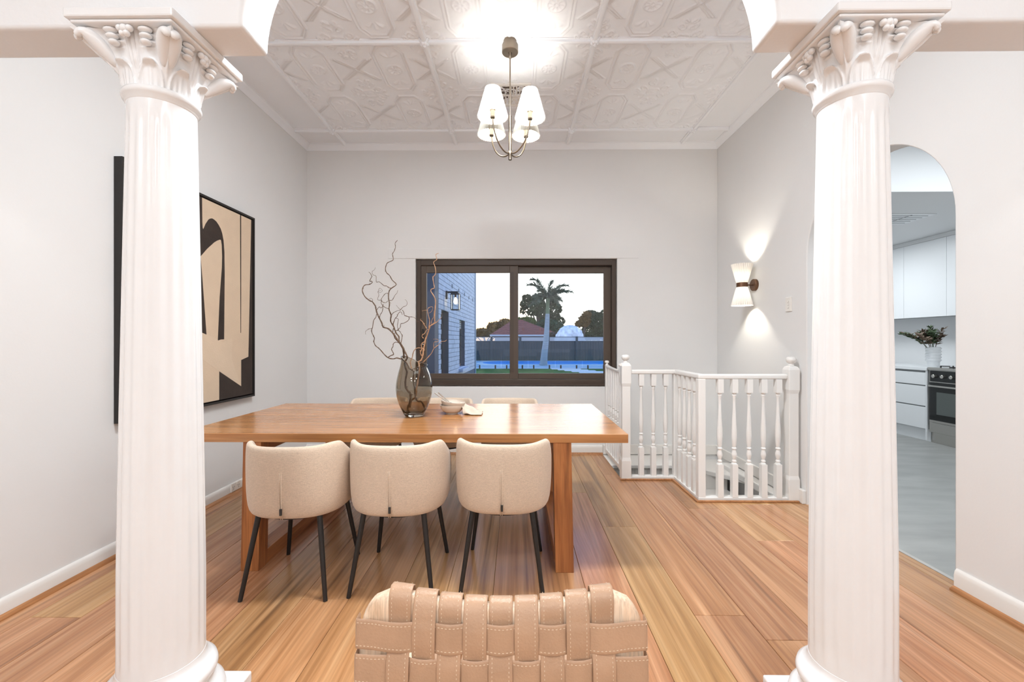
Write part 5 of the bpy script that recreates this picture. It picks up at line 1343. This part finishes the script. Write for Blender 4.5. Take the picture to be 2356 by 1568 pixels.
wf = wbox(W0, W1, -0.16, -0.10, WB, WT).build('window', M_BROWN, wg)
wbox(W0+0.06, W1-0.06, -0.098, -0.094, WB+0.08, WT-0.25).build('pane', M_DARKGLS, wf)
for k in range(4): wbox(W0+0.05, W1-0.05, -0.098, -0.085, WT-0.22+k*0.05, WT-0.19+k*0.05).build('louvre', M_LATTICE, wf)
wbox(W0-0.10, W1+0.10, -0.10, 0.10, WB-0.09, WB-0.01).build('window_sill', M_BRICKW, wg, bevel=0.01)
wbox(WLEN-0.09, WLEN, -0.10, 0.03, GZ, 3.6).build('corner_post', M_FASCIA, wg)
for k, t in enumerate((1.25, 2.05, 2.85, 3.6, 4.3)): wbox(t, t+0.09, -0.01, 0.004, 2.36, 2.42+0.03).build('weep_vent', M_MORTAR, wg)
MB().box(-3.2, -0.001, -0.35, -0.02, 0, 4.1).build('shaded_pier', M_PIER_SHADE, wg)  # pier face in shade, the darkness is in its colour
MB().box(-3.2, 0.9, -0.35, 5.0, 4.1, 4.25).build('wing_roof', M_FASCIA, wg) if False else None
# lantern on the wing
lp = Vector((p1.x, p1.y)) + dW*0.66
ln = thing('wall_lantern', (lp.x, lp.y, 2.02), 'lit black box lantern on the pale brick wall outside', 'lantern')
def LW(a, o, z): p = dW*a+nW*o; return Vector((p.x, p.y, z))
m = MB(); m.bar(LW(0, 0.0, 0.13), LW(0, 0.035, 0.13), 0.05, 0.16); m.build('wall_mount', M_BLACK, ln)
MB().bar(LW(0, 0.02, 0.185), LW(0, 0.24, 0.185), 0.025, 0.03).build('bracket', M_BLACK, ln)
m = MB(); c0, hw_, z0, z1 = 0.19, 0.075, -0.16, 0.15
cs = [(s1*hw_, c0+s2*hw_) for s1, s2 in ((-1, -1), (1, -1), (1, 1), (-1, 1))]
for i in range(4):
    a, b = cs[i], cs[(i+1)%4]
    m.bar(LW(*a, z0), LW(*a, z1), 0.014, 0.014, up=(1, 0, 0))
    for z in (z0, z1): m.bar(LW(*a, z), LW(*b, z), 0.016, 0.016)
m.bar(LW(-hw_, c0, z1), LW(hw_, c0, z1), 2*hw_, 0.012)
m.build('lantern_frame', M_BLACK, ln)
m = MB(); p = LW(0, c0, 0); m.lathe([(0.004, 0.08), (0.018, 0.08), (0.018, 0.145), (0.004, 0.145)], 14, c=p).build('socket', M_BRONZE, ln, smooth=True)
MB().lathe([(0.004, -0.05), (0.022, -0.04), (0.036, -0.005), (0.028, 0.04), (0.014, 0.08), (0.004, 0.08)], 16, c=p).build('bulb', M_BULB3, ln, smooth=True)
for i in range(4):
    a, b = cs[i], cs[(i+1)%4]; q = [LW(*a, z0), LW(*b, z0), LW(*b, z1), LW(*a, z1)]
    MB().add(q, [(0, 1, 2, 3)]).build('lantern_glass', M_PANE, ln, fix=False)
# stuff tags for joined stitching
for o in bpy.data.objects:
    if o.name.split('.')[0] == 'stitching': o['kind'] = 'stuff'
